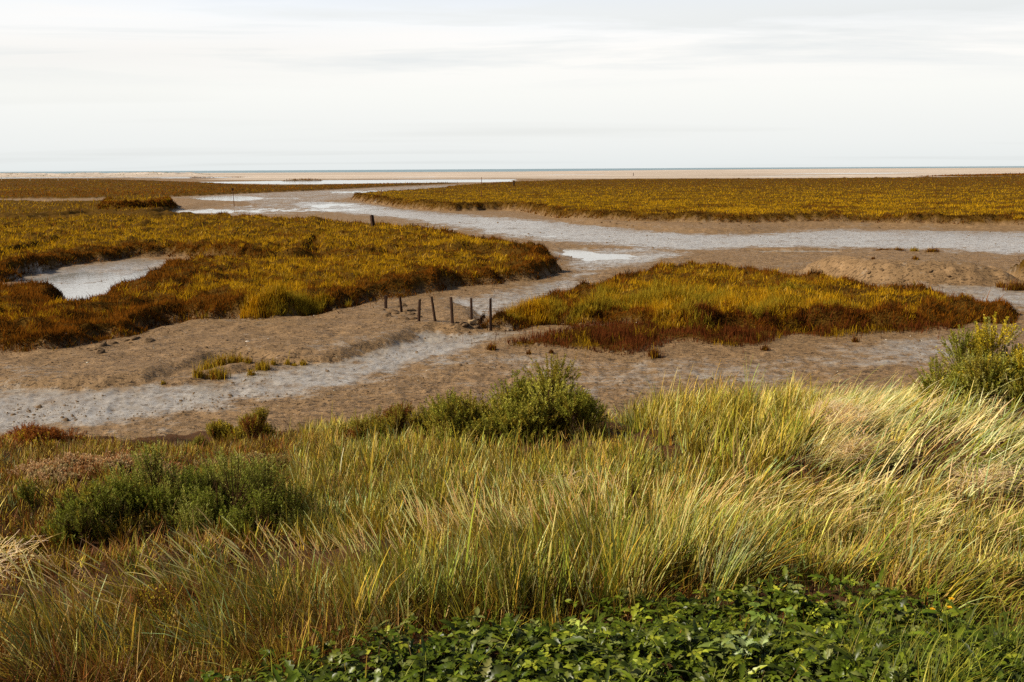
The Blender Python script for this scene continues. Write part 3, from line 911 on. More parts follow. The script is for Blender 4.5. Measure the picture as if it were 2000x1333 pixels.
hd = bank_poly([(1560, 790), (1700, 770), (1850, 765), (2000, 755), (2300, 750), (2300, 960), (1960, 960), (1900, 880), (1850, 815), (1700, 800), (1600, 810)])
seed_heads(b, hd, 620, .58, lambda p: np.stack([.7 + .25 * rng.normal(0, 1, len(p)), .1 * rng.normal(0, 1, len(p))], 1), T_TAN, T_PALE, .12, .010, bend=(.4, 1.0), st_w=.005)
hd = bank_poly([(1540, 900), (1580, 870), (1640, 900), (1720, 880), (1720, 930), (1600, 950)])
seed_heads(b, hd, 90, .5, lambda p: np.tile([.5, 0], (len(p), 1)), T_TAN, T_PALE, .11, .010, st_w=.006)
tag(b.build('pale_grass_plumes', PLUME), 'pale plumes of grass leaning right along the right edge of the bank', 'grass seed heads', kind='stuff')

# --- flattened straw
b = Bag()
for pts, n in (([(1580, 835), (1610, 822), (1680, 835), (1690, 862), (1640, 862)], 1900), ([(1640, 905), (1690, 885), (1705, 905), (1660, 925)], 900), ([(1080, 975), (1130, 968), (1140, 982), (1100, 988)], 200),
               ([(1130, 1140), (1330, 1130), (1330, 1155), (1150, 1170)], 120), ([(-60, 1125), (60, 1115), (70, 1140), (-60, 1160)], 140), ([(1850, 950), (1990, 930), (1990, 975), (1880, 985)], 500)):
    pl = bank_poly(pts)
    q = scatter(pl, n, .06)
    c = jitter(pick([T_PALE, (.74, .55, .36), T_STRAW], [.4, .4, .3], n), n, .15)
    P0 = put(q); P0[:, 2] += np.abs(rng.normal(.17, .05, n))
    blades(b, P0, .16 * np.exp(rng.normal(0, .3, n)), .006, rng.uniform(1.2, 1.7, n), rng.uniform(-.2, .3, n), rng.uniform(0, 2 * math.pi, n), c, c, 3, .4)
tag(b.build('flattened_straw', GRASS), 'bleached straw lying flat in patches among the grass', 'straw', kind='stuff')

# --- lower right mixed grass
lr = bank_poly([(1330, 1060), (1340, 950), (1480, 950), (1600, 970), (1800, 1000), (2000, 1000), (2300, 1000), (2300, 1220), (2000, 1230), (1850, 1190), (1700, 1170), (1500, 1165), (1420, 1140)])
b = Bag()
cL = ([T_OLIVE, T_GREEN, T_DKGREEN, T_TAN, T_RED, T_BLUE, T_BROWN], [.18, .2, .28, .1, .12, .08, .14])
tussocks(b, lr, 600, 30, .24, .0115, .08, cL, ([T_OLIVE, T_GREEN, T_TAN, T_GOLD, T_BLUE], [.25, .2, .25, .2, .1]), lambda p: np.stack([.45 + .4 * fbm(p[:, 0], p[:, 1], 2), .35 * fbm(p[:, 0] + 5, p[:, 1], 2)], 1), .5, (.3, 1.1))
ground_cover(b, lr, 15000, .18, .004, [T_BROWN, T_RED, T_STRAW, T_DKGREEN, T_GREEN], [.25, .22, .2, .2, .15], 1.0)
seed_heads(b, bank_poly([(1340, 1010), (1560, 1010), (1900, 1060), (1990, 1150), (1850, 1130), (1500, 1090), (1340, 1080)]), 240, .52, lambda p: np.tile([.5, 0], (len(p), 1)), T_TAN, T_PALE, .10, .008, bend=(.6, 1.2))
tag(b.build('mixed_grass', GRASS), 'mixed green and straw grass with arching heads above the leafy plants on the right', 'grass', kind='stuff')

# --- left short vegetation
mat1 = bank_poly([(0, 965), (110, 915), (250, 888), (360, 888), (340, 930), (200, 965), (110, 1005), (0, 1015)]); mat2 = bank_poly([(400, 895), (520, 880), (570, 890), (545, 925), (430, 925)])
lf = bank_poly([(-300, 1190), (-300, 885), (0, 885), (200, 880), (400, 868), (560, 862), (700, 850), (660, 890), (590, 930), (580, 1060), (400, 1120), (200, 1150), (0, 1180)])
b = Bag()
cS = ([T_RED, T_BROWN, T_GOLD, T_OLIVE, T_DKGREEN, T_BLUE], [.36, .3, .18, .1, .12, .05])
tussocks(b, lf, 760, 45, .15, .009, .10, cS, ([T_RED, T_GOLD, T_OLIVE, T_STRAW, T_BLUE], [.42, .28, .1, .12, .05]), (-.15, 0), .6, (.2, .9), dens=lambda p: np.where(np.maximum(sdf(mat1, p[:, 0], p[:, 1], 3), sdf(mat2, p[:, 0], p[:, 1], 3)) > 0, .12, 1.0))
ground_cover(b, lf, 26000, .11, .007, [T_BROWN, T_RED, T_GOLD, T_OLIVE], [.3, .3, .25, .25], .8)
tag(b.build('short_russet_grass', GRASS), 'short russet and golden grass on the left of the slope around the dark green bush', 'grass', kind='stuff')
# fringe along the top of the bank
fr = bank_poly([(560, 868), (600, 845), (700, 825), (780, 815), (900, 845), (1060, 850), (1200, 845), (1270, 800), (1400, 785), (1600, 770), (1800, 755), (2100, 745), (2100, 760), (1800, 775), (1500, 795), (1300, 830), (1100, 880), (800, 850), (650, 875)])
b = Bag()
tussocks(b, fr, 420, 34, .26, .014, .10, cM, ([T_GOLD, T_OLIVE, T_TAN, T_BLUE], [.4, .3, .2, .1]), lambda p: wind_fg(p) * .5, .5, (.2, .7))
ground_cover(b, fr, 6000, .18, .006, [T_BROWN, T_RED, T_GOLD, T_OLIVE], [.3, .3, .25, .25], .8)
tag(b.build('bank_edge_grass', GRASS), 'grass fringe along the top edge of the bank above the mud', 'grass', kind='stuff')


# ------------------------------------------------------------------ shrubs
def sprays(bag, root, tip, nleaf, leaf, leafw, c, cs, spread=.06, droop=.0):
    """leafy twigs: a thin stem from root to tip with small leaves round its outer part"""
    n = len(root)
    d = tip - root
    Ln = np.linalg.norm(d, axis=1)
    th = np.arccos(np.clip(d[:, 2] / Ln, -1, 1)); ph = np.arctan2(d[:, 1], d[:, 0])
    cst = jitter(cs, n, .2)
    blades(bag, root, Ln, .006, th, 0, ph, cst, cst, 2, .6)
    t = rng.uniform(.35, 1.02, (n, nleaf))
    base = root[:, None] + d[:, None] * t[..., None]
    a = rng.uniform(0, 2 * math.pi, (n, nleaf))
    dn = d / Ln[:, None]
    ref = np.where(np.abs(dn[:, 2:3]) < .9, np.array([[0, 0, 1.0]]), np.array([[1.0, 0, 0]]))
    e1 = np.cross(dn, ref); e1 /= np.linalg.norm(e1, axis=1)[:, None]
    e2 = np.cross(dn, e1)
    out_ = e1[:, None] * np.cos(a)[..., None] + e2[:, None] * np.sin(a)[..., None]
    ld = out_ * .75 + dn[:, None] * rng.uniform(.4, 1.1, (n, nleaf))[..., None]
    ld /= np.linalg.norm(ld, axis=2)[..., None]
    sd_ = np.cross(ld, out_ + rng.normal(0, .5, out_.shape)); sd_ /= np.linalg.norm(sd_, axis=2)[..., None] + 1e-9
    l = (leaf * np.exp(rng.normal(0, .3, (n, nleaf))) * (1.15 - .35 * t))[..., None]
    wv = (leafw * np.exp(rng.normal(0, .2, (n, nleaf))))[..., None] * .5
    v = np.stack([base - sd_ * wv * .5, base + ld * l * .5 - sd_ * wv, base + ld * l, base + ld * l * .5 + sd_ * wv], 2)
    m = n * nleaf
    ck = np.repeat(c, nleaf, 0) if np.ndim(c) == 2 else np.broadcast_to(np.asarray(c, float), (m, 3))
    cc = np.repeat(jitter(ck, m, .22), 4, 0)
    bag.add(v, np.arange(m * 4).reshape(-1, 4), cc)


def shrub(name, label, cat, px, py, Y, rx, ry, hz, ntw, nleaf, leaf, leafw, cols, wts, stem_c=(.10, .05, .025), lobes=9, lean=0.0, upright=.5, twl=.28, mat=False, parts=True, group=None, z=None):
    """a bush of many lobes: woody stems fan out from the root, leafy sprays fill each lobe up to its skin"""
    o3 = at_y(px, py, Y)
    o3[2] = bank(o3[0:1], o3[1:2])[0] if z is None else z
    root = empty(name, o3)
    tag(root, label, cat, group)
    # lobes over a half ellipsoid
    lobes = int(lobes * (2 if mat else 2.6)); ntw = int(ntw * 1.5)
    u = rng.uniform(0, 2 * math.pi, lobes); e = np.arcsin(rng.uniform(.0, .98, lobes))
    rad = rng.uniform(.3, .8, lobes) * (1 + .22 * np.sin(2 * u + rng.uniform(0, 6)) + .15 * np.sin(3 * u + rng.uniform(0, 6)))
    lc = np.stack([rx * rad * np.cos(u) * np.cos(e) + lean * hz * np.sin(e), ry * rad * np.sin(u) * np.cos(e), hz * rad * np.sin(e) * .85], 1)
    ls = rng.uniform(.2, .38, lobes) if not mat else rng.uniform(.25, .45, lobes)
    if mat: lc[:, 2] *= .5
    k = rng.integers(0, lobes, ntw)
    dr = rng.normal(0, 1, (ntw, 3)); dr[:, 2] = np.abs(dr[:, 2]) + upright
    dr /= np.linalg.norm(dr, axis=1)[:, None]
    sc3 = np.array([rx, ry, hz])
    tip = lc[k] + dr * np.array([hz, hz, hz]) ** .5 * np.array([rx, ry, hz]) ** .5 * ls[k][:, None] * rng.uniform(.25, 1.15, ntw)[:, None] ** .5
    tl = twl * np.exp(rng.normal(0, .25, ntw))
    up = dr * 1.0 + np.array([lean * .5, 0, upright + .15]); up /= np.linalg.norm(up, axis=1)[:, None]
    st = tip - up * tl[:, None]
    gx, gy = o3[0] + tip[:, 0], o3[1] + tip[:, 1]
    gz = (bank(gx, gy) if z is None else z) - o3[2]
    st[:, 2] += np.where(z is None, gz, 0) * .8; tip[:, 2] += np.where(z is None, gz, 0) * .8
    keep = tip[:, 2] > gz - .03
    st, tip, k = st[keep], tip[keep], k[keep]
    bag = Bag()
    lobec = pick(cols, wts, lobes)
    cc = np.where(rng.random((len(k), 1)) < .7, lobec[k], pick(cols, wts, len(k)))
    sprays(bag, st, tip, nleaf, leaf, leafw, cc, stem_c)
    bag.build('foliage', SHRUB, root)
    if parts:
        b2 = Bag()
        ns = lobes * 3
        kk = np.repeat(np.arange(lobes), 3)
        r0 = rng.normal(0, .12, (ns, 3)) * sc3; r0[:, 2] = -.05
        dd = lc[kk] + rng.normal(0, .12, (ns, 3)) * sc3 - r0
        dd[:, 2] = np.abs(dd[:, 2]) + .04
        Ln = np.linalg.norm(dd, axis=1)
        c_ = jitter(stem_c, ns, .2)
        for f in (0, math.pi / 2):
            ph = np.arctan2(dd[:, 1], dd[:, 0])
            blades(b2, r0, Ln, .016, np.arccos(np.clip(dd[:, 2] / Ln, -1, 1)), 0, ph, c_, c_, 3, .6, face=ph + math.pi / 2 + f)
        b2.build('stems', SHRUB, root)
    return root


S_GREEN = (.30, .29, .035); S_GREY = (.44, .41, .11); S_DK = (.13, .13, .015); S_YEL = (.62, .47, .03); S_OL = (.34, .27, .03); S_RED = (.24, .085, .015); S_LIME = (.48, .44, .07)
shrub('sea_blite_bush', 'large dark green bush on the left of the slope behind the seed heads', 'shrub', 425, 1085, 8.3, 1.15, .8, .78, 1700, 60, .022, .0055, [(.24, .265, .03), (.35, .35, .065), S_DK], [.55, .3, .15], lobes=22, upright=.95, twl=.34)
shrub('sea_blite_bush', 'lower dark green bush in the shade left of the large dark green bush', 'shrub', 185, 1120, 7.9, .66, .6, .5, 800, 55, .022, .0062, [(.23, .25, .03), S_DK, S_OL], [.55, .3, .15], lobes=12)
shrub('sea_blite_bush', 'big green and gold bush on the crest of the bank below the row of posts', 'shrub', 1020, 866, 12.9, 1.28, .8, 1.10, 2600, 50, .03, .010, [S_GREEN, S_OL, S_LIME, S_DK], [.35, .4, .15, .15], lobes=24)
shrub('sea_blite_bush', 'smaller russet green bush on the crest left of the big green and gold bush', 'shrub', 750, 858, 13.6, .72, .5, .72, 1400, 50, .022, .006, [S_OL, S_RED, S_GREEN, S_GOLD if False else S_YEL], [.4, .25, .25, .1], lobes=10)
shrub('sea_blite_bush', 'dense olive bush with dark gaps between the two crest bushes', 'shrub', 880, 852, 13.6, .6, .45, .88, 1300, 50, .022, .006, [S_OL, S_GREEN, S_DK], [.45, .4, .2], lobes=9)
shrub('sea_blite_bush', 'tall grey green bush tipped with yellow at the right edge over the mud', 'shrub', 1965, 770, 12.9, 1.08, .8, 1.18, 3600, 50, .03, .011, [S_GREEN, S_GREY, S_OL, S_YEL], [.4, .22, .28, .1], lobes=26)
shrub('yellowing_bush', 'small bush with bright yellow sprigs in front of the tall grey green bush', 'shrub', 1862, 765, 13.0, .28, .25, .40, 260, 45, .022, .007, [S_YEL, S_LIME, S_OL], [.5, .25, .25], lobes=6)
shrub('sea_blite_bush', 'upright yellow green bush at the mud edge left of the slope', 'shrub', 480, 874, 14.9, .66, .42, .66, 1000, 50, .024, .007, [S_YEL, S_OL, S_RED], [.3, .5, .2], lobes=9, upright=1.1)
shrub('sea_blite_bush', 'dark olive bush just left of the upright yellow green bush', 'shrub', 385, 885, 14.0, .38, .3, .28, 320, 45, .022, .006, [S_OL, S_DK, S_GREEN], [.4, .3, .3], lobes=7)
shrub('glasswort_cushion', 'rust red rounded cushion of plants by the mud at the left edge', 'shrub', 85, 884, 15.0, 1.1, .7, .62, 1800, 45, .02, .006, [(.36, .12, .018), (.25, .08, .015), S_YEL], [.6, .25, .15], lobes=16, mat=True, twl=.16)
shrub('sea_purslane', 'pale grey brown purslane mat lying left of the dark green bush', 'shrub', 205, 935, 10.8, 1.4, .85, .34, 3400, 40, .018, .011, [(.62, .42, .22), (.44, .34, .16), (.46, .24, .09)], [.45, .3, .25], stem_c=(.2, .1, .05), lobes=30, twl=.12, mat=True)
shrub('sea_purslane', 'grey brown purslane mat between the dark green bush and the mud', 'shrub', 490, 902, 11.5, .75, .5, .30, 1500, 40, .018, .010, [(.46, .36, .15), (.42, .24, .08), (.34, .27, .08)], [.4, .3, .3], stem_c=(.2, .1, .05), lobes=18, twl=.12, mat=True)
shrub('sea_purslane', 'grey purslane patch close to the left edge of the photo', 'shrub', 20, 985, 9.6, .55, .5, .2, 800, 40, .017, .010, [(.38, .27, .17), (.3, .2, .1)], [.5, .5], stem_c=(.2, .1, .05), lobes=12, twl=.12, mat=True)
shrub('sea_blite_bush', 'low feathery grey green bush in the dip behind the near lyme grass', 'shrub', 775, 1050, 8.5, .62, .32, .40, 700, 50, .018, .0055, [S_GREY, S_GREEN], [.6, .4], lobes=12)
shrub('sea_blite_bush', 'feathery green bush behind the tallest seed heads in the middle', 'shrub', 1130, 1042, 8.5, .5, .28, .42, 560, 50, .018, .0055, [S_GREY, S_GREEN], [.5, .5], lobes=10)
shrub('sea_blite_bush', 'small grey green sprig right of the feathery green bush', 'shrub', 1228, 1045, 8.4, .24, .18, .42, 180, 50, .018, .0055, [S_GREY, S_GREEN], [.6, .4], lobes=5)
shrub('dock_plant', 'dry red brown dock standing in the pale grass on the right', 'herb', 1885, 1010, 8.2, .26, .22, .40, 90, 26, .014, .007, [(.26, .11, .03), (.34, .16, .04), S_OL], [.5, .3, .2], lobes=9, upright=1.2)
shrub('red_herb', 'reddish herb patch at the foot of the mixed grass above the leafy plants', 'herb', 1610, 1130, 6.5, .42, .2, .2, 300, 35, .014, .005, [(.26, .09, .02), (.18, .05, .015), S_OL], [.5, .3, .2], lobes=9, upright=1.0)
shrub('red_herb', 'orange brown herb with thin stems at the bottom left under the lyme grass', 'herb', 345, 1240, 5.4, .36, .22, .36, 300, 30, .012, .005, [(.36, .15, .03), (.24, .09, .02), S_YEL], [.5, .3, .2], lobes=9, upright=1.3)
shrub('green_herb', 'small bright green herb at the left edge below the purslane', 'herb', 30, 1085, 7.5, .3, .25, .2, 220, 40, .014, .007, [S_LIME, S_OL, S_GREEN], [.4, .3, .3], lobes=7)


# ------------------------------------------------------------------ broad leaves at the bottom right
def leaves(bag, base, L, W, phi, el, curl, c, kind=0, nu=8, roll=None):
    """broad leaves with a fold along the midrib: kind 0 ovate, 1 long and toothed, 2 lobed"""
    n = len(base)
    L, W, phi, el, curl = [arr(a, n) for a in (L, W, phi, el, curl)]
    t = np.linspace(0, 1, nu + 1)
    if kind == 0:
        pr = np.sin(math.pi * np.clip(t, .02, .985) ** .8) ** .8
    elif kind == 1:
        pr = np.sin(math.pi * np.clip(t * .96 + .02, 0, 1) ** 1.25) ** .75 * (1 + .22 * np.where(np.arange(nu + 1) % 2 == 0, 1, -1))
    else:
        pr = np.sin(math.pi * np.clip(t * .96 + .02, 0, 1) ** .75) ** .55 * (1 + .38 * np.where(np.arange(nu + 1) % 2 == 0, 1, -1))
    pr = np.clip(pr, .03, None)
    ang = el[:, None] - curl[:, None] * t ** 1.3
    am = .5 * (ang[:, 1:] + ang[:, :-1]); ds = (L / nu)[:, None]
    r = np.concatenate([np.zeros((n, 1)), np.cumsum(np.cos(am) * ds, 1)], 1)
    z = np.concatenate([np.zeros((n, 1)), np.cumsum(np.sin(am) * ds, 1)], 1)
    cx, sx = np.cos(phi)[:, None], np.sin(phi)[:, None]
    ctr = np.stack([base[:, 0:1] + r * cx, base[:, 1:2] + r * sx, base[:, 2:3] + z], 2)
    ro = rng.normal(0, .35, n) if roll is None else arr(roll, n)
    side = np.stack([-np.sin(phi) * np.cos(ro), np.cos(phi) * np.cos(ro), np.sin(ro)], 1)
    upn = np.stack([-np.sin(ang) * cx, -np.sin(ang) * sx, np.cos(ang)], 2)
    w = (W[:, None] * pr[None]) * .5
    wav = rng.normal(0, .10, (n, nu + 1)) * w
    e1 = ctr - side[:, None] * w[..., None] + upn * (w * .32 + wav)[..., None]
    e2 = ctr + side[:, None] * w[..., None] + upn * (w * .32 - wav)[..., None]
    v = np.stack([e1, ctr, e2], 2)
    cc = np.broadcast_to(np.asarray(c, float), (n, 3))
    cv = np.repeat(np.repeat(cc[:, None, None], nu + 1, 1), 3, 2).copy()
    cv[:, :, 1] *= 1.35                                           # the pale midrib
    k = np.arange(nu)
    q1 = np.concatenate([np.stack([3 * k, 3 * k + 1, 3 * k + 4, 3 * k + 3], 1), np.stack([3 * k + 1, 3 * k + 2, 3 * k + 5, 3 * k + 4], 1)])
    q = (np.arange(n) * 3 * (nu + 1))[:, None, None] + q1[None]
    bag.add(v, q, cv.reshape(-1, 3))


def rosette(bag, p0, nl, L, W, c, kind):
    n = len(p0) * nl
    base = np.repeat(p0, nl, 0)
    base[:, 2] += rng.uniform(.0, .10, n)
    leaves(bag, base, L * np.exp(rng.normal(0, .25, n)), W * np.exp(rng.normal(0, .2, n)), rng.uniform(0, 2 * math.pi, n), rng.uniform(.4, 1.15, n), rng.uniform(.5, 1.6, n), jitter(np.repeat(c, nl, 0) if np.ndim(c) == 2 else c, n, .2), kind, 10)


def compound(bag, p0, hgt, L, W, c, nl=5):
    """leaf stalks that carry a hand of ovate leaflets each"""
    n = len(p0)
    phi = rng.uniform(0, 2 * math.pi, n); th = rng.uniform(.1, .6, n)
    ctr = blades(bag, p0, hgt * np.exp(rng.normal(0, .25, n)), .003, th, .3, phi, jitter((.10, .12, .03), n), jitter((.12, .15, .04), n), 3, .2)
    tip = ctr[:, -1]
    b0 = np.repeat(tip, nl, 0); m = n * nl
    fan_ = np.tile(np.linspace(-1.9, 1.9, nl), n) + rng.normal(0, .15, m)
    b0 = b0 - np.stack([np.cos(np.repeat(phi, nl)), np.sin(np.repeat(phi, nl)), np.zeros(m)], 1) * (np.abs(fan_) * .012)[:, None]
    s_ = np.tile(1.05 - .12 * np.abs(np.linspace(-1.9, 1.9, nl)), n)
    cc = np.repeat(np.broadcast_to(np.asarray(c, float), (n, 3)), nl, 0)
    leaves(bag, b0, L * s_ * np.exp(rng.normal(0, .15, m)), W * s_, np.repeat(phi, nl) + fan_, rng.normal(.15, .25, m), rng.uniform(.2, .8, m), jitter(cc, m, .15), 0, 6)


LF = [(.065, .09, .006), (.11, .135, .009), (.038, .05, .004), (.24, .26, .022), (.15, .165, .04)]
LFW = [.35, .28, .2, .1, .1]
lz = bank_poly([(380, 1400), (440, 1355), (640, 1335), (760, 1308), (860, 1285), (1000, 1265), (1150, 1240), (1250, 1210), (1400, 1195), (1600, 1193), (1750, 1202), (1880, 1232), (2000, 1270), (2150, 1290), (2150, 1400)])
b = Bag()
q = scatter(lz, 1700, .16); compound(b, put(q), .11, .042, .027, pick(LF, LFW, len(q)))
q = scatter(lz, 420, .16); rosette(b, put(q), 7, .105, .027, pick(LF, LFW, len(q)), 1)
q = scatter(lz, 300, .16); rosette(b, put(q), 5, .07, .038, pick(LF, LFW, len(q)), 2)
tag(b.build('leafy_ground_cover', LEAF, smooth=True), 'carpet of dark green broad leaved plants along the bottom right of the photo', 'ground cover', kind='stuff')
b = Bag()
tussocks(b, lz, 110, 18, .20, .005, .07, ([T_DKGREEN, T_GREEN, T_OLIVE], [.5, .3, .2]), ([T_DKGREEN, T_GREEN, T_OLIVE], [.4, .4, .2]), (.1, -.1), .7, (.5, 1.5))
rgt = bank_poly([(1680, 1400), (1700, 1330), (1850, 1290), (1990, 1240), (2200, 1200), (2200, 1400)])
tussocks(b, rgt, 70, 40, .22, .005, .08, ([T_DKGREEN, T_GREEN, T_OLIVE], [.7, .2, .1]), ([T_DKGREEN, T_GREEN, T_OLIVE], [.35, .4, .25]), (.3, 0), .6, (.4, 1.2))
tag(b.build('short_green_grass', GRASS), 'short dark green grass growing through the broad leaved plants', 'grass', kind='stuff')

def herb(name, label, cat, px, py, Y, make, flower=None):
    o3 = at_y(px, py, Y); o3[2] = bank(o3[0:1], o3[1:2])[0]
    r_ = empty(name, o3); tag(r_, label, cat)
    bb = Bag(); make(bb); bb.build('leaves', LEAF, r_, smooth=True)
    if flower: 
        for off in flower:
            fb = Bag()
            f0 = np.array([off])
            blades(fb, np.array([[off[0], off[1], 0]]), off[2], .003, 0.05, .1, 1.0, (.12, .16, .04), (.12, .16, .04), 2, .3)
            leaves(fb, np.repeat(f0, 12, 0), .018, .009, np.arange(12) * 2 * math.pi / 12, .35, .3, (.85, .52, .02), 0, 3, roll=0.0)
            leaves(fb, np.repeat(f0 + [[0, 0, .002]], 7, 0), .011, .006, np.arange(7) * 2 * math.pi / 7, .7, .2, (.8, .42, .01), 0, 3, roll=0.0)
            fb.build('flower', LEAF, r_)
    return r_


LIME = (.36, .42, .08)
herb('young_leafy_sprig', 'bright yellow green leafed sprig at the front edge of the leaf carpet', 'herb', 1115, 1262, 5.15, lambda b_: compound(b_, rng.normal(0, .035, (9, 3)) * [1, 1, 0], .13, .042, .026, LIME))
herb('pale_lobed_plant', 'pale frilly lobed plant at the bottom edge of the leaf carpet', 'herb', 1465, 1325, 4.6, lambda b_: (rosette(b_, rng.normal(0, .06, (9, 3)) * [1.6, .6, 0] + [0, 0, .05], 5, .055, .03, (.26, .32, .12), 2)))
herb('pale_lobed_plant', 'large pale toothed leaves at the bottom edge left of the frilly plant', 'herb', 1385, 1320, 4.6, lambda b_: (rosette(b_, rng.normal(0, .04, (3, 3)) * [1, 1, 0] + [0, 0, .04], 6, .08, .026, (.15, .19, .04), 1)))
herb('bramble_sprig', 'large five leaflet green sprig near the middle of the leaf carpet', 'herb', 1500, 1235, 5.25, lambda b_: compound(b_, rng.normal(0, .03, (6, 3)) * [1, 1, 0], .17, .06, .038, (.15, .21, .035)))
herb('hawkweed', 'yellow flowers on thin stalks in the grass at the right', 'flower', 1880, 1052, 7.2, lambda b_: rosette(b_, rng.normal(0, .05, (5, 3)) * [1, 1, 0], 6, .09, .025, (.07, .11, .02), 1),
     flower=[(-.03, 0, .14), (.02, -.05, .10), (.30, .05, .09), (.19, .02, .11)])
herb('yellow_flowered_herb', 'small pale yellow flowered herb on the right of the leaf carpet', 'flower', 1850, 1250, 5.4, lambda b_: compound(b_, rng.normal(0, .05, (8, 3)) * [1, 1, 0], .10, .035, .02, (.12, .17, .03)),
     flower=[(0, 0, .17), (-.09, .02, .15), (.03, .05, .20)])


# ------------------------------------------------------------------ posts, stakes and small things on the mud
def ground(x, y):
    return float(terrain(np.array([x]), np.array([y]))[0][0])


def timber(bag_m, w0, w1, hgt, lean=(0, 0), sides=7, rough=.10, rings=9, topcut=.0, z0=-.35):
    """a weathered round or split post: uneven, tapering, with a broken top"""
    a = np.arange(sides) * 2 * math.pi / sides + rng.uniform(0, 1)
    sh = 1 + rng.normal(0, rough, sides)
    v, q = [], []
    for i_ in range(rings + 1):
        t = i_ / rings
        z = z0 + (hgt - z0) * t
        r_ = (w0 * (1 - t) + w1 * t) * .5 * sh * (1 + rng.normal(0, rough * .35, sides))
        zz_ = np.full(sides, z)
        if i_ == rings:
            zz_ = zz_ + rng.uniform(-1, 1, sides) * topcut
        v.append(np.stack([r_ * np.cos(a) + lean[0] * z, r_ * np.sin(a) + lean[1] * z, zz_], 1))
    v = np.concatenate(v)
    for i_ in range(rings):
        for s_ in range(sides):
            q.append((i_ * sides + s_, i_ * sides + (s_ + 1) % sides, (i_ + 1) * sides + (s_ + 1) % sides, (i_ + 1) * sides + s_))
    c = len(v)
    v = np.concatenate([v, v[-sides:].mean(0, keepdims=True) - [[0, 0, .01]]])
    for s_ in range(0, sides):
        q.append(((rings) * sides + s_, rings * sides + (s_ + 1) % sides, c, c))
    return v, q


def mesh_tri(name, v, q, mat, parent=None):
    me = bpy.data.meshes.new(name)
    me.from_pydata([tuple(p) for p in v], [], [tuple(dict.fromkeys(f)) for f in q])
    me.materials.append(mat)
    o = bpy.data.objects.new(name, me); COL.objects.link(o)
    if parent: o.parent = parent
    return o


def post(name, label, px, pbase, ptop, wpx, mat, z=None, cat='post', group=None, lean=0.0, zb=.12, topcut=.02, taper=.8, rough=.10):
    xy = on_z(px, pbase, zb)
    for _ in range(4):
        zb = ground(*xy) if z is None else z
        xy = on_z(px, pbase, zb)
    dd = xy[1]
    hg = (pbase - ptop) * math.hypot(*xy) / FPX * 1.0
    wm = wpx * dd / FPX
    v, q = timber(None, wm, wm * taper, hg, (lean, 0), topcut=topcut, rough=rough)
    o = mesh_tri(name, v, q, mat)
    o.location = (xy[0], xy[1], zb)
    tag(o, label, cat, group)
    return o


row = 'row of old posts in the mud creek'
PD = [(754, 600, 577, 7, 0, 'short stub post at the left end of the row, against the marsh plants'),
      (784, 608, 580, 6, -.08, 'short pointed post, second from the left end of the row'),
      (818, 626, 584, 6.5, .06, 'slanting post on the mud lip, third from the left end of the row'),
      (850, 626, 579, 6, -.13, 'thin tapering post leaning left in the middle of the row'),
      (884, 630, 580, 6.5, -.04, 'dark post rising from a mud lump, third from the right end of the row'),
      (921, 637, 582, 6.5, 0, 'tall straight post standing over the pale driftwood'),
      (958, 633, 582, 6.5, 0, 'tall post at the right end of the row with weed hanging from it')]
posts = []
for px, pb, ptp, wp, ln, lb in PD:
    posts.append(post('old_post', lb, px, pb + 2, ptp, wp, WOOD, lean=ln, group=row))
post('mooring_post', 'thick leaning stump post standing on the edge of the left marsh island', 729, 446, 421, 8, WOOD, z=None, lean=-.08, zb=.6, topcut=.08, taper=.95, rough=.16)
post('mooring_post', 'short dark stump far out on the right marsh', 1003.5, 363, 354, 3.6, WOOD, zb=.7, topcut=.15, taper=.7)
post('marker_stake', 'thin red brown stake standing in the near grass of the right marsh', 940.5, 386, 374, 2.0, REDWOOD, zb=.7, cat='stake')
post('marker_stake', 'tall thin withy at the back of the right marsh', 940, 364, 347, 1.2, REDWOOD, zb=.5, cat='stake', lean=.05)
post('marker_stake', 'short stake at the tip of the right marsh', 745.5, 380, 371, 1.6, REDWOOD, zb=.7, cat='stake')
post('marker_stake', 'lone stake far out on the bare sand', 1237, 344, 338, 1.3, WOOD, zb=.3, cat='stake')
for px, t in ((3.5, 'leftmost pale marker post on the far rust brown flat'), (59, 'pale marker post second from the left edge on the far flat'), (114, 'pale marker post third from the left edge on the far flat'), (172, 'rightmost pale marker post of the far flat row')):
    post('marker_post', t, px, 353.5, 347.0, 1.1, WHITEPAINT, zb=.5, group='pale marker posts on the far flat')
# channel marker with a small top mark
mk = post('channel_marker', 'tall thin pole with a small top mark standing in the far creek mud', 457.5, 404, 374, 1.1, REDWOOD, zb=.1, cat='marker pole', lean=-.03)
tm_v, tm_q = timber(None, .34, .34, .34, sides=4, rings=2, z0=0)
tm = mesh_tri('top_mark', tm_v, tm_q, WOOD, mk)
tm.location = (-.07, 0, max(v.co.z for v in mk.data.vertices) - .05)

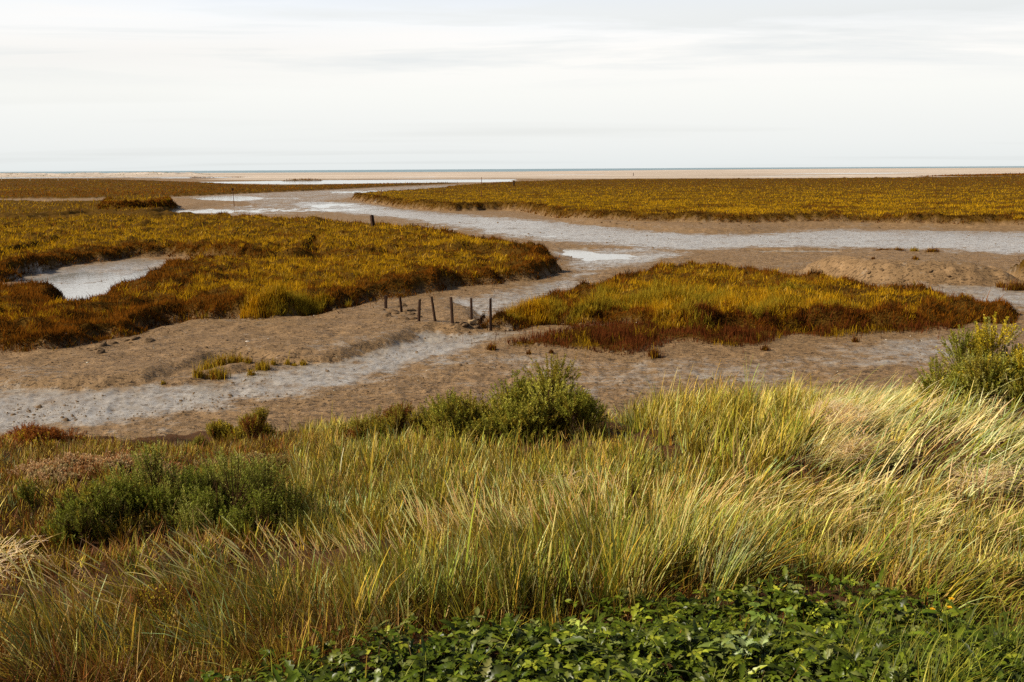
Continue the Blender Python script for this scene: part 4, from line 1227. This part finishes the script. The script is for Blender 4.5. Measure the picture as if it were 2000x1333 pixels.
# rope and weed hanging between the last two posts
pa, pb_ = posts[5], posts[6]
A3 = np.array(pa.location) + [.05, 0, .42]; B3 = np.array(pb_.location) + [-.05, 0, .66]
tt = np.linspace(0, 1, 24)
line = A3[None] * (1 - tt[:, None]) + B3[None] * tt[:, None]
line[:, 2] -= .30 * np.sin(math.pi * tt ** .8) * 1.0
bg_ = Bag()
for f in (0, math.pi / 2):
    dv = np.array([0, math.cos(f), math.sin(f)]) * .012
    v = np.stack([line - dv, line + dv], 1)
    k = np.arange(23)
    bg_.add(v, np.stack([2 * k, 2 * k + 1, 2 * k + 3, 2 * k + 2], 1), (.03, .014, .006))
k = rng.integers(7, 17, 90)
pp = line[k] + rng.normal(0, .02, (90, 3))
blades(bg_, pp, rng.uniform(.06, .24, 90), .022, rng.uniform(2.2, 3.1, 90), rng.uniform(-.3, .3, 90), rng.uniform(0, 6.28, 90), (.03, .014, .006), (.05, .02, .008), 3, .6)
tag(bg_.build('hanging_seaweed', MARSH, origin=None), 'dark rope with clotted seaweed hanging between the last two posts', 'seaweed')

xy = on_z(927, 643, .08)
v, q = timber(None, .15, .10, .42, rough=.15, rings=8, z0=-.0, topcut=.05)
lg = mesh_tri('driftwood_log', v, q, PALEWOOD)
lg.rotation_euler = (math.radians(86), math.radians(8), math.radians(78)); lg.location = (xy[0] - .2, xy[1], ground(*xy) + .07)
tag(lg, 'pale driftwood log lying at the foot of the tall straight post', 'driftwood')


# tufts on the mud
def tuft(name, label, px, py, wpx, hpx, cols, wts, zb=.15, group=None):
    xy = on_z(px, py, zb)
    for _ in range(4):
        zb = ground(*xy); xy = on_z(px, py, zb)
    d = math.hypot(*xy)
    w_, h_ = wpx * d / FPX, hpx * d / FPX
    n = int(60 + 500 * w_)
    r_ = rng.normal(0, .25, (n, 2)) * [w_, min(w_, .4)]
    gx, gy = xy[0] + r_[:, 0], xy[1] + r_[:, 1]
    gz = terrain(gx, gy)[0] - zb
    bb = Bag()
    c = jitter(pick(cols, wts, n), n, .25)
    blades(bb, np.stack([r_[:, 0], r_[:, 1], gz - .02], 1), h_ * np.exp(rng.normal(-.15, .3, n)), .018, np.abs(rng.normal(.1, .25, n)), rng.uniform(0, .4, n), rng.uniform(0, 6.28, n), c * .9, c * 1.1, 2, .6, face=rng.uniform(0, 3.14, n))
    o = bb.build(name, MARSH); o.location = (xy[0], xy[1], zb)
    tag(o, label, 'tuft', group)
    return o


YT = ([(.40, .26, .02), (.24, .17, .02), (.2, .08, .015)], [.5, .35, .2]); RT = ([(.17, .06, .015), (.09, .03, .01), OLIVE], [.5, .3, .2])
g1 = 'yellow tufts on the small mud hump'
for px, py, w_, h_, lb in ((388, 733, 18, 14, 'yellow tuft at the left foot of the small mud hump'), (407, 722, 26, 16, 'wide gold tuft on the left part of the small mud hump'), (432, 714, 20, 18, 'upright tuft left of the tallest tuft on the small mud hump'),
                           (462, 711, 34, 17, 'widest crest tuft on top of the small mud hump'), (425, 738, 36, 18, 'bright yellow tuft on the near face of the small mud hump'), (485, 712, 12, 9, 'small low tuft just right of the crest tuft'),
                           (513, 714, 26, 15, 'rust and gold tuft toward the right of the small mud hump'), (535, 709, 10, 9, 'tiny tuft right of the rust and gold tuft'), (562, 712, 8, 9, 'little narrow tuft past the right end of the mud hump'),
                           (575, 710, 14, 5, 'flat low tuft second from the right in the hump line'), (592, 713, 14, 8, 'rightmost little tuft of the hump line'), (319, 751, 8, 7, 'lonely little tuft left of the small mud hump'), (490, 733, 14, 9, 'dull tuft low on the near face of the hump')):
    tuft('saltmarsh_tuft', lb, px, py, w_, h_, *YT, group=g1)
g2 = 'red brown tufts on the mud before the right island'
for px, py, w_, h_, lb in ((960, 684, 18, 14, 'red brown tuft on the mud left of the glasswort fringe'), (1278, 697, 26, 16, 'red brown tuft on the mud below the middle of the glasswort fringe'), (1033, 692, 10, 8, 'small red tuft under the left end of the glasswort fringe'),
                           (1077, 690, 8, 7, 'tiny red tuft under the glasswort fringe left of its deepest point'), (1495, 684, 14, 9, 'red tuft on the mud below the right part of the fringe'), (1670, 668, 10, 10, 'dark tuft on the bright mud right of the fringe')):
    tuft('glasswort_tuft', lb, px, py, w_, h_, *RT, group=g2)
g3 = 'little tufts on the bare mud mound'
for px, py, w_, h_, lb in ((1725, 491, 26, 5, 'flat brown tuft on the crest of the bare mud mound'), (1755, 490, 20, 5, 'brown tuft on the crest right of the flat one'), (1786, 491, 12, 6, 'yellow green tuft on the crest of the bare mud mound'),
                           (1788, 507, 10, 6, 'dark tuft on the upper face of the bare mud mound'), (1705, 507, 6, 4, 'tiny dark tuft on the left of the mound face'), (1820, 493, 22, 7, 'brown tuft at the left end of the second mud hump'), (1857, 507, 6, 5, 'tiny tuft under the second mud hump')):
    tuft('glasswort_tuft', lb, px, py, w_, h_, *(YT if 'yellow' in lb else RT), zb=.6, group=g3)
g4 = 'dark tufts on the mud at the right edge'
for px, py, w_, h_, lb in ((1985, 568, 40, 14, 'dark tuft on the pale gully mud at the right edge'), (1955, 562, 14, 9, 'small dark tuft left of the one at the right edge')):
    tuft('glasswort_tuft', lb, px, py, w_, h_, *RT, group=g4)

# clods of mud fallen under the bank edges
def clod_mesh(seed):
    r_ = np.random.default_rng(seed)
    nu, nv = 9, 6
    v, q = [], []
    ph = r_.uniform(0, 6.28, 6)
    for j in range(nv + 1):
        e = -math.pi / 2 + math.pi * j / nv
        for i_ in range(nu):
            a = 2 * math.pi * i_ / nu
            rr2 = 1 + .22 * math.sin(2 * a + ph[0]) + .15 * math.sin(3 * a + 2 * e + ph[1]) + r_.normal(0, .08)
            v.append((rr2 * math.cos(e) * math.cos(a), .8 * rr2 * math.cos(e) * math.sin(a), .55 * math.sin(e) * rr2))
    for j in range(nv):
        for i_ in range(nu):
            q.append((j * nu + i_, j * nu + (i_ + 1) % nu, (j + 1) * nu + (i_ + 1) % nu, (j + 1) * nu + i_))
    me = bpy.data.meshes.new('mud_clod')
    me.from_pydata(v, [], q)
    me.polygons.foreach_set('use_smooth', [True] * len(me.polygons))
    me.materials.append(CLOD)
    return me


def clod_mat():
    m, nt, out = nodes('damp_clod_mud')
    tc = N(nt, 'ShaderNodeNewGeometry').outputs['Position']
    c = mixc(nt, noise(nt, tc, 6, 5, .65), (.09, .052, .024), (.2, .125, .065))
    bs = N(nt, 'ShaderNodeBsdfPrincipled', inp={'Roughness': .85, 'Specular IOR Level': .2})
    nt.links.new(c, bs.inputs['Base Color'])
    bp = N(nt, 'ShaderNodeBump', inp={'Strength': .7, 'Distance': .05})
    nt.links.new(noise(nt, tc, 10, 5, .7), bp.inputs['Height'])
    nt.links.new(bp.outputs[0], bs.inputs['Normal'])
    nt.links.new(bs.outputs[0], out.inputs[0])
    return m


CLOD = clod_mat()
CM = [clod_mesh(40 + i_) for i_ in range(6)]
for pts, n, lb in (([(140, 696), (210, 680), (290, 662), (300, 680), (240, 694), (180, 704)], 20, 'dark clod of mud fallen below the left front of the marsh bank'),
                   ([(740, 612), (800, 600), (830, 622), (800, 640), (750, 630)], 26, 'dark clod of mud below the left end of the row of posts'),
                   ([(860, 640), (950, 640), (940, 655), (870, 652)], 12, 'clod of mud at the foot of the tall posts'),
                   ([(1540, 540), (1700, 545), (1900, 550), (1880, 556), (1700, 556), (1560, 548)], 26, 'clod of mud slumped along the near foot of the bare mud mound'),
                   ([(640, 612), (700, 602), (720, 610), (660, 620)], 10, 'clod of mud under the green cordgrass edge'),
                   ([(1060, 428), (1400, 445), (1800, 442), (1900, 446), (1500, 450), (1200, 446)], 30, 'clod of mud on the ledge under the far right marsh')):
    pl = level_poly(pts, .15)
    lo, hi = pl.min(0), pl.max(0)
    c_ = rng.uniform(lo, hi, (n * 30, 2)); c_ = c_[sdf(pl, c_[:, 0], c_[:, 1]) > 0][:n]
    gz = terrain(c_[:, 0], c_[:, 1])[0]
    for (x_, y_), z_ in zip(c_, gz):
        o = bpy.data.objects.new('mud_clod', CM[rng.integers(0, 6)])
        COL.objects.link(o)
        s_ = float(np.clip(np.exp(rng.normal(-2.5, .5)), .03, .2)) * (1.5 if y_ > 70 else 1)
        o.location = (x_, y_, z_ - s_ * .08); o.scale = (s_ * 1.2, s_, s_ * .8)
        o.rotation_euler = (rng.normal(0, .2), rng.normal(0, .2), rng.uniform(0, 6.28))
        tag(o, lb, 'mud clod', lb.replace('dark clod', 'clods').replace('clod', 'clods', 0 if 'dark' in lb else 1))



# crumbs of mud and broken shell strewn over the flats
def crumbs(name, label, cat, n, d0, d1, size, mat, near_edge, flat=.5, cols=None):
    p = fan(n * 6, d0, d1)
    x_, y_ = p[:, 0], p[:, 1]
    s_ = np.full(len(p), -9.0)
    for I in ISL.values():
        s_ = np.maximum(s_, sdf(I['poly'], x_, y_, 6.0))
    pr = np.where(s_ > .15, 0, (1 - near_edge) * sstep(-.1, .5, fbm(x_ / 2.5 + 70, y_ / 2.5, 3)) + near_edge * np.exp(np.clip(s_, -9, 0) * 1.1))
    k_ = rng.random(len(p)) < pr
    p = p[k_][:n]
    h_, wet_, sand_, soil_ = terrain(p[:, 0], p[:, 1])
    ok = (h_ > .0) & (bank0(p[:, 0], p[:, 1]) < h_)
    p, h_ = p[ok], h_[ok]
    m = len(p)
    sz = size * np.exp(rng.normal(0, .5, m)) * np.maximum(1, p[:, 1] / 45)
    a = rng.uniform(0, 6.28, m)
    ring = []
    for q_ in range(4):
        r_ = sz * rng.uniform(.6, 1.25, m)
        ring.append(np.stack([p[:, 0] + r_ * np.cos(a + q_ * 1.571), p[:, 1] + r_ * np.sin(a + q_ * 1.571), h_ - .01], 1))
    top = []
    for q_ in range(4):
        t_ = ring[q_] * .5 + np.stack([p[:, 0], p[:, 1], h_], 1) * .5
        t_[:, 2] = h_ + sz * flat * rng.uniform(.6, 1.2, m)
        top.append(t_)
    v = np.stack(ring + top, 1)
    f4 = np.array([[0, 1, 5, 4], [1, 2, 6, 5], [2, 3, 7, 6], [3, 0, 4, 7], [4, 5, 6, 7]])
    q = (np.arange(m) * 8)[:, None, None] + f4[None]
    cc = None if cols is None else np.repeat(jitter(cols, m, .15), 8, 0)
    o = mesh(name, v, q.reshape(-1, 4), mat, cc, smooth=False)
    tag(o, label, cat, kind='stuff')


crumbs('mud_crumbs', 'small dark crumbs of mud strewn over the flats and under the bank edges', 'mud crumbs', 9000, 18, 110, .021, CLOD, .5)
crumbs('shell_litter', 'tiny pale shell fragments scattered over the wet mud', 'shell litter', 900, 18, 45, .012, MARSH, .0, .3, (.72, .66, .56))
# ------------------------------------------------------------------ light
SUN_AZ, SUN_EL = math.radians(-104), math.radians(38)             # azimuth from the view direction, negative is left
sd = bpy.data.lights.new('sun', 'SUN')
sd.energy = 5.0; sd.angle = math.radians(1.5); sd.color = (1.0, .90, .72)
so = bpy.data.objects.new('sun', sd)
COL.objects.link(so)
to_sun = Vector((math.sin(SUN_AZ) * math.cos(SUN_EL), math.cos(SUN_AZ) * math.cos(SUN_EL), math.sin(SUN_EL)))
so.rotation_euler = to_sun.to_track_quat('Z', 'Y').to_euler()
so.location = (0, 0, 40)

wd = bpy.data.worlds.new('World')
SC.world = wd
wd.use_nodes = True
nt = wd.node_tree
nt.nodes.clear()
out = N(nt, 'ShaderNodeOutputWorld')
bg = N(nt, 'ShaderNodeBackground', inp={'Strength': .05})
sky = N(nt, 'ShaderNodeTexSky', sky_type='NISHITA')
sky.sun_disc = False
sky.sun_elevation = SUN_EL
sky.sun_rotation = SUN_AZ
sky.air_density = 1.0; sky.dust_density = 2.0; sky.ozone_density = 1.0
L = nt.links.new
gen = N(nt, 'ShaderNodeTexCoord').outputs['Generated']
sep = N(nt, 'ShaderNodeSeparateXYZ'); L(gen, sep.inputs[0])
zc = sep.outputs[2]
zz = mth(nt, 'MAXIMUM', mth(nt, 'ADD', zc, .035), .02)
cmb = N(nt, 'ShaderNodeCombineXYZ')
L(mth(nt, 'DIVIDE', sep.outputs[0], zz), cmb.inputs[0]); L(mth(nt, 'DIVIDE', sep.outputs[1], zz), cmb.inputs[1])
mp = N(nt, 'ShaderNodeMapping', inp={'Scale': (.22, .55, 1), 'Location': (1.3, .4, 0), 'Rotation': (0, 0, .06)})
L(cmb.outputs[0], mp.inputs[0])
streak = noise(nt, mp.outputs[0], 1.0, 6, .6, .4)
soft = noise(nt, mp.outputs[0], .35, 3, .5)
K = 17.2
base = N(nt, 'ShaderNodeValToRGB')
cr = base.color_ramp
cr.elements[0].position = 0.0; cr.elements[0].color = (.765, .80, .795, 1)
cr.elements[1].position = 1.0; cr.elements[1].color = (.80, .86, .95, 1)
for pos, c in ((.14, (.83, .85, .835)), (.42, (.915, .92, .885)), (.66, (.95, .94, .91)), (.85, (.905, .935, .96))):
    e = cr.elements.new(pos); e.color = (*c, 1)
L(remap(nt, zc, 0, .17), base.inputs[0])
grey = mixc(nt, mth(nt, 'MULTIPLY', remap(nt, streak, .46, .60), mth(nt, 'MULTIPLY', remap(nt, zc, .075, .098), remap(nt, zc, .165, .135, .25, 1))), base.outputs[0], (.81, .832, .83))
lit = mixc(nt, mth(nt, 'MULTIPLY', remap(nt, streak, .5, .34), remap(nt, zc, .07, .11, 0, .7)), grey, (.98, .955, .925))
scl = mixc(nt, 1.0, lit, (K, K, K), 'MULTIPLY')
cover = mth(nt, 'MULTIPLY', mth(nt, 'MULTIPLY', remap(nt, zc, .165, .30, 1, .04), remap(nt, sep.outputs[1], -.35, .25, .12, 1)), remap(nt, soft, .75, .5, .85, 1.0))  # cloud thinned overhead and behind the camera to cut the fill light
L(mixc(nt, cover, sky.outputs[0], scl), bg.inputs[0])
L(bg.outputs[0], out.inputs[0])

SC.view_settings.view_transform = 'Standard'
SC.view_settings.look = 'None'
SC.view_settings.exposure = .28
SC.view_settings.gamma = 1
SC.cycles.use_denoising = False
SC.cycles.max_bounces = 6
SC.cycles.diffuse_bounces = 3
SC.cycles.transparent_max_bounces = 4
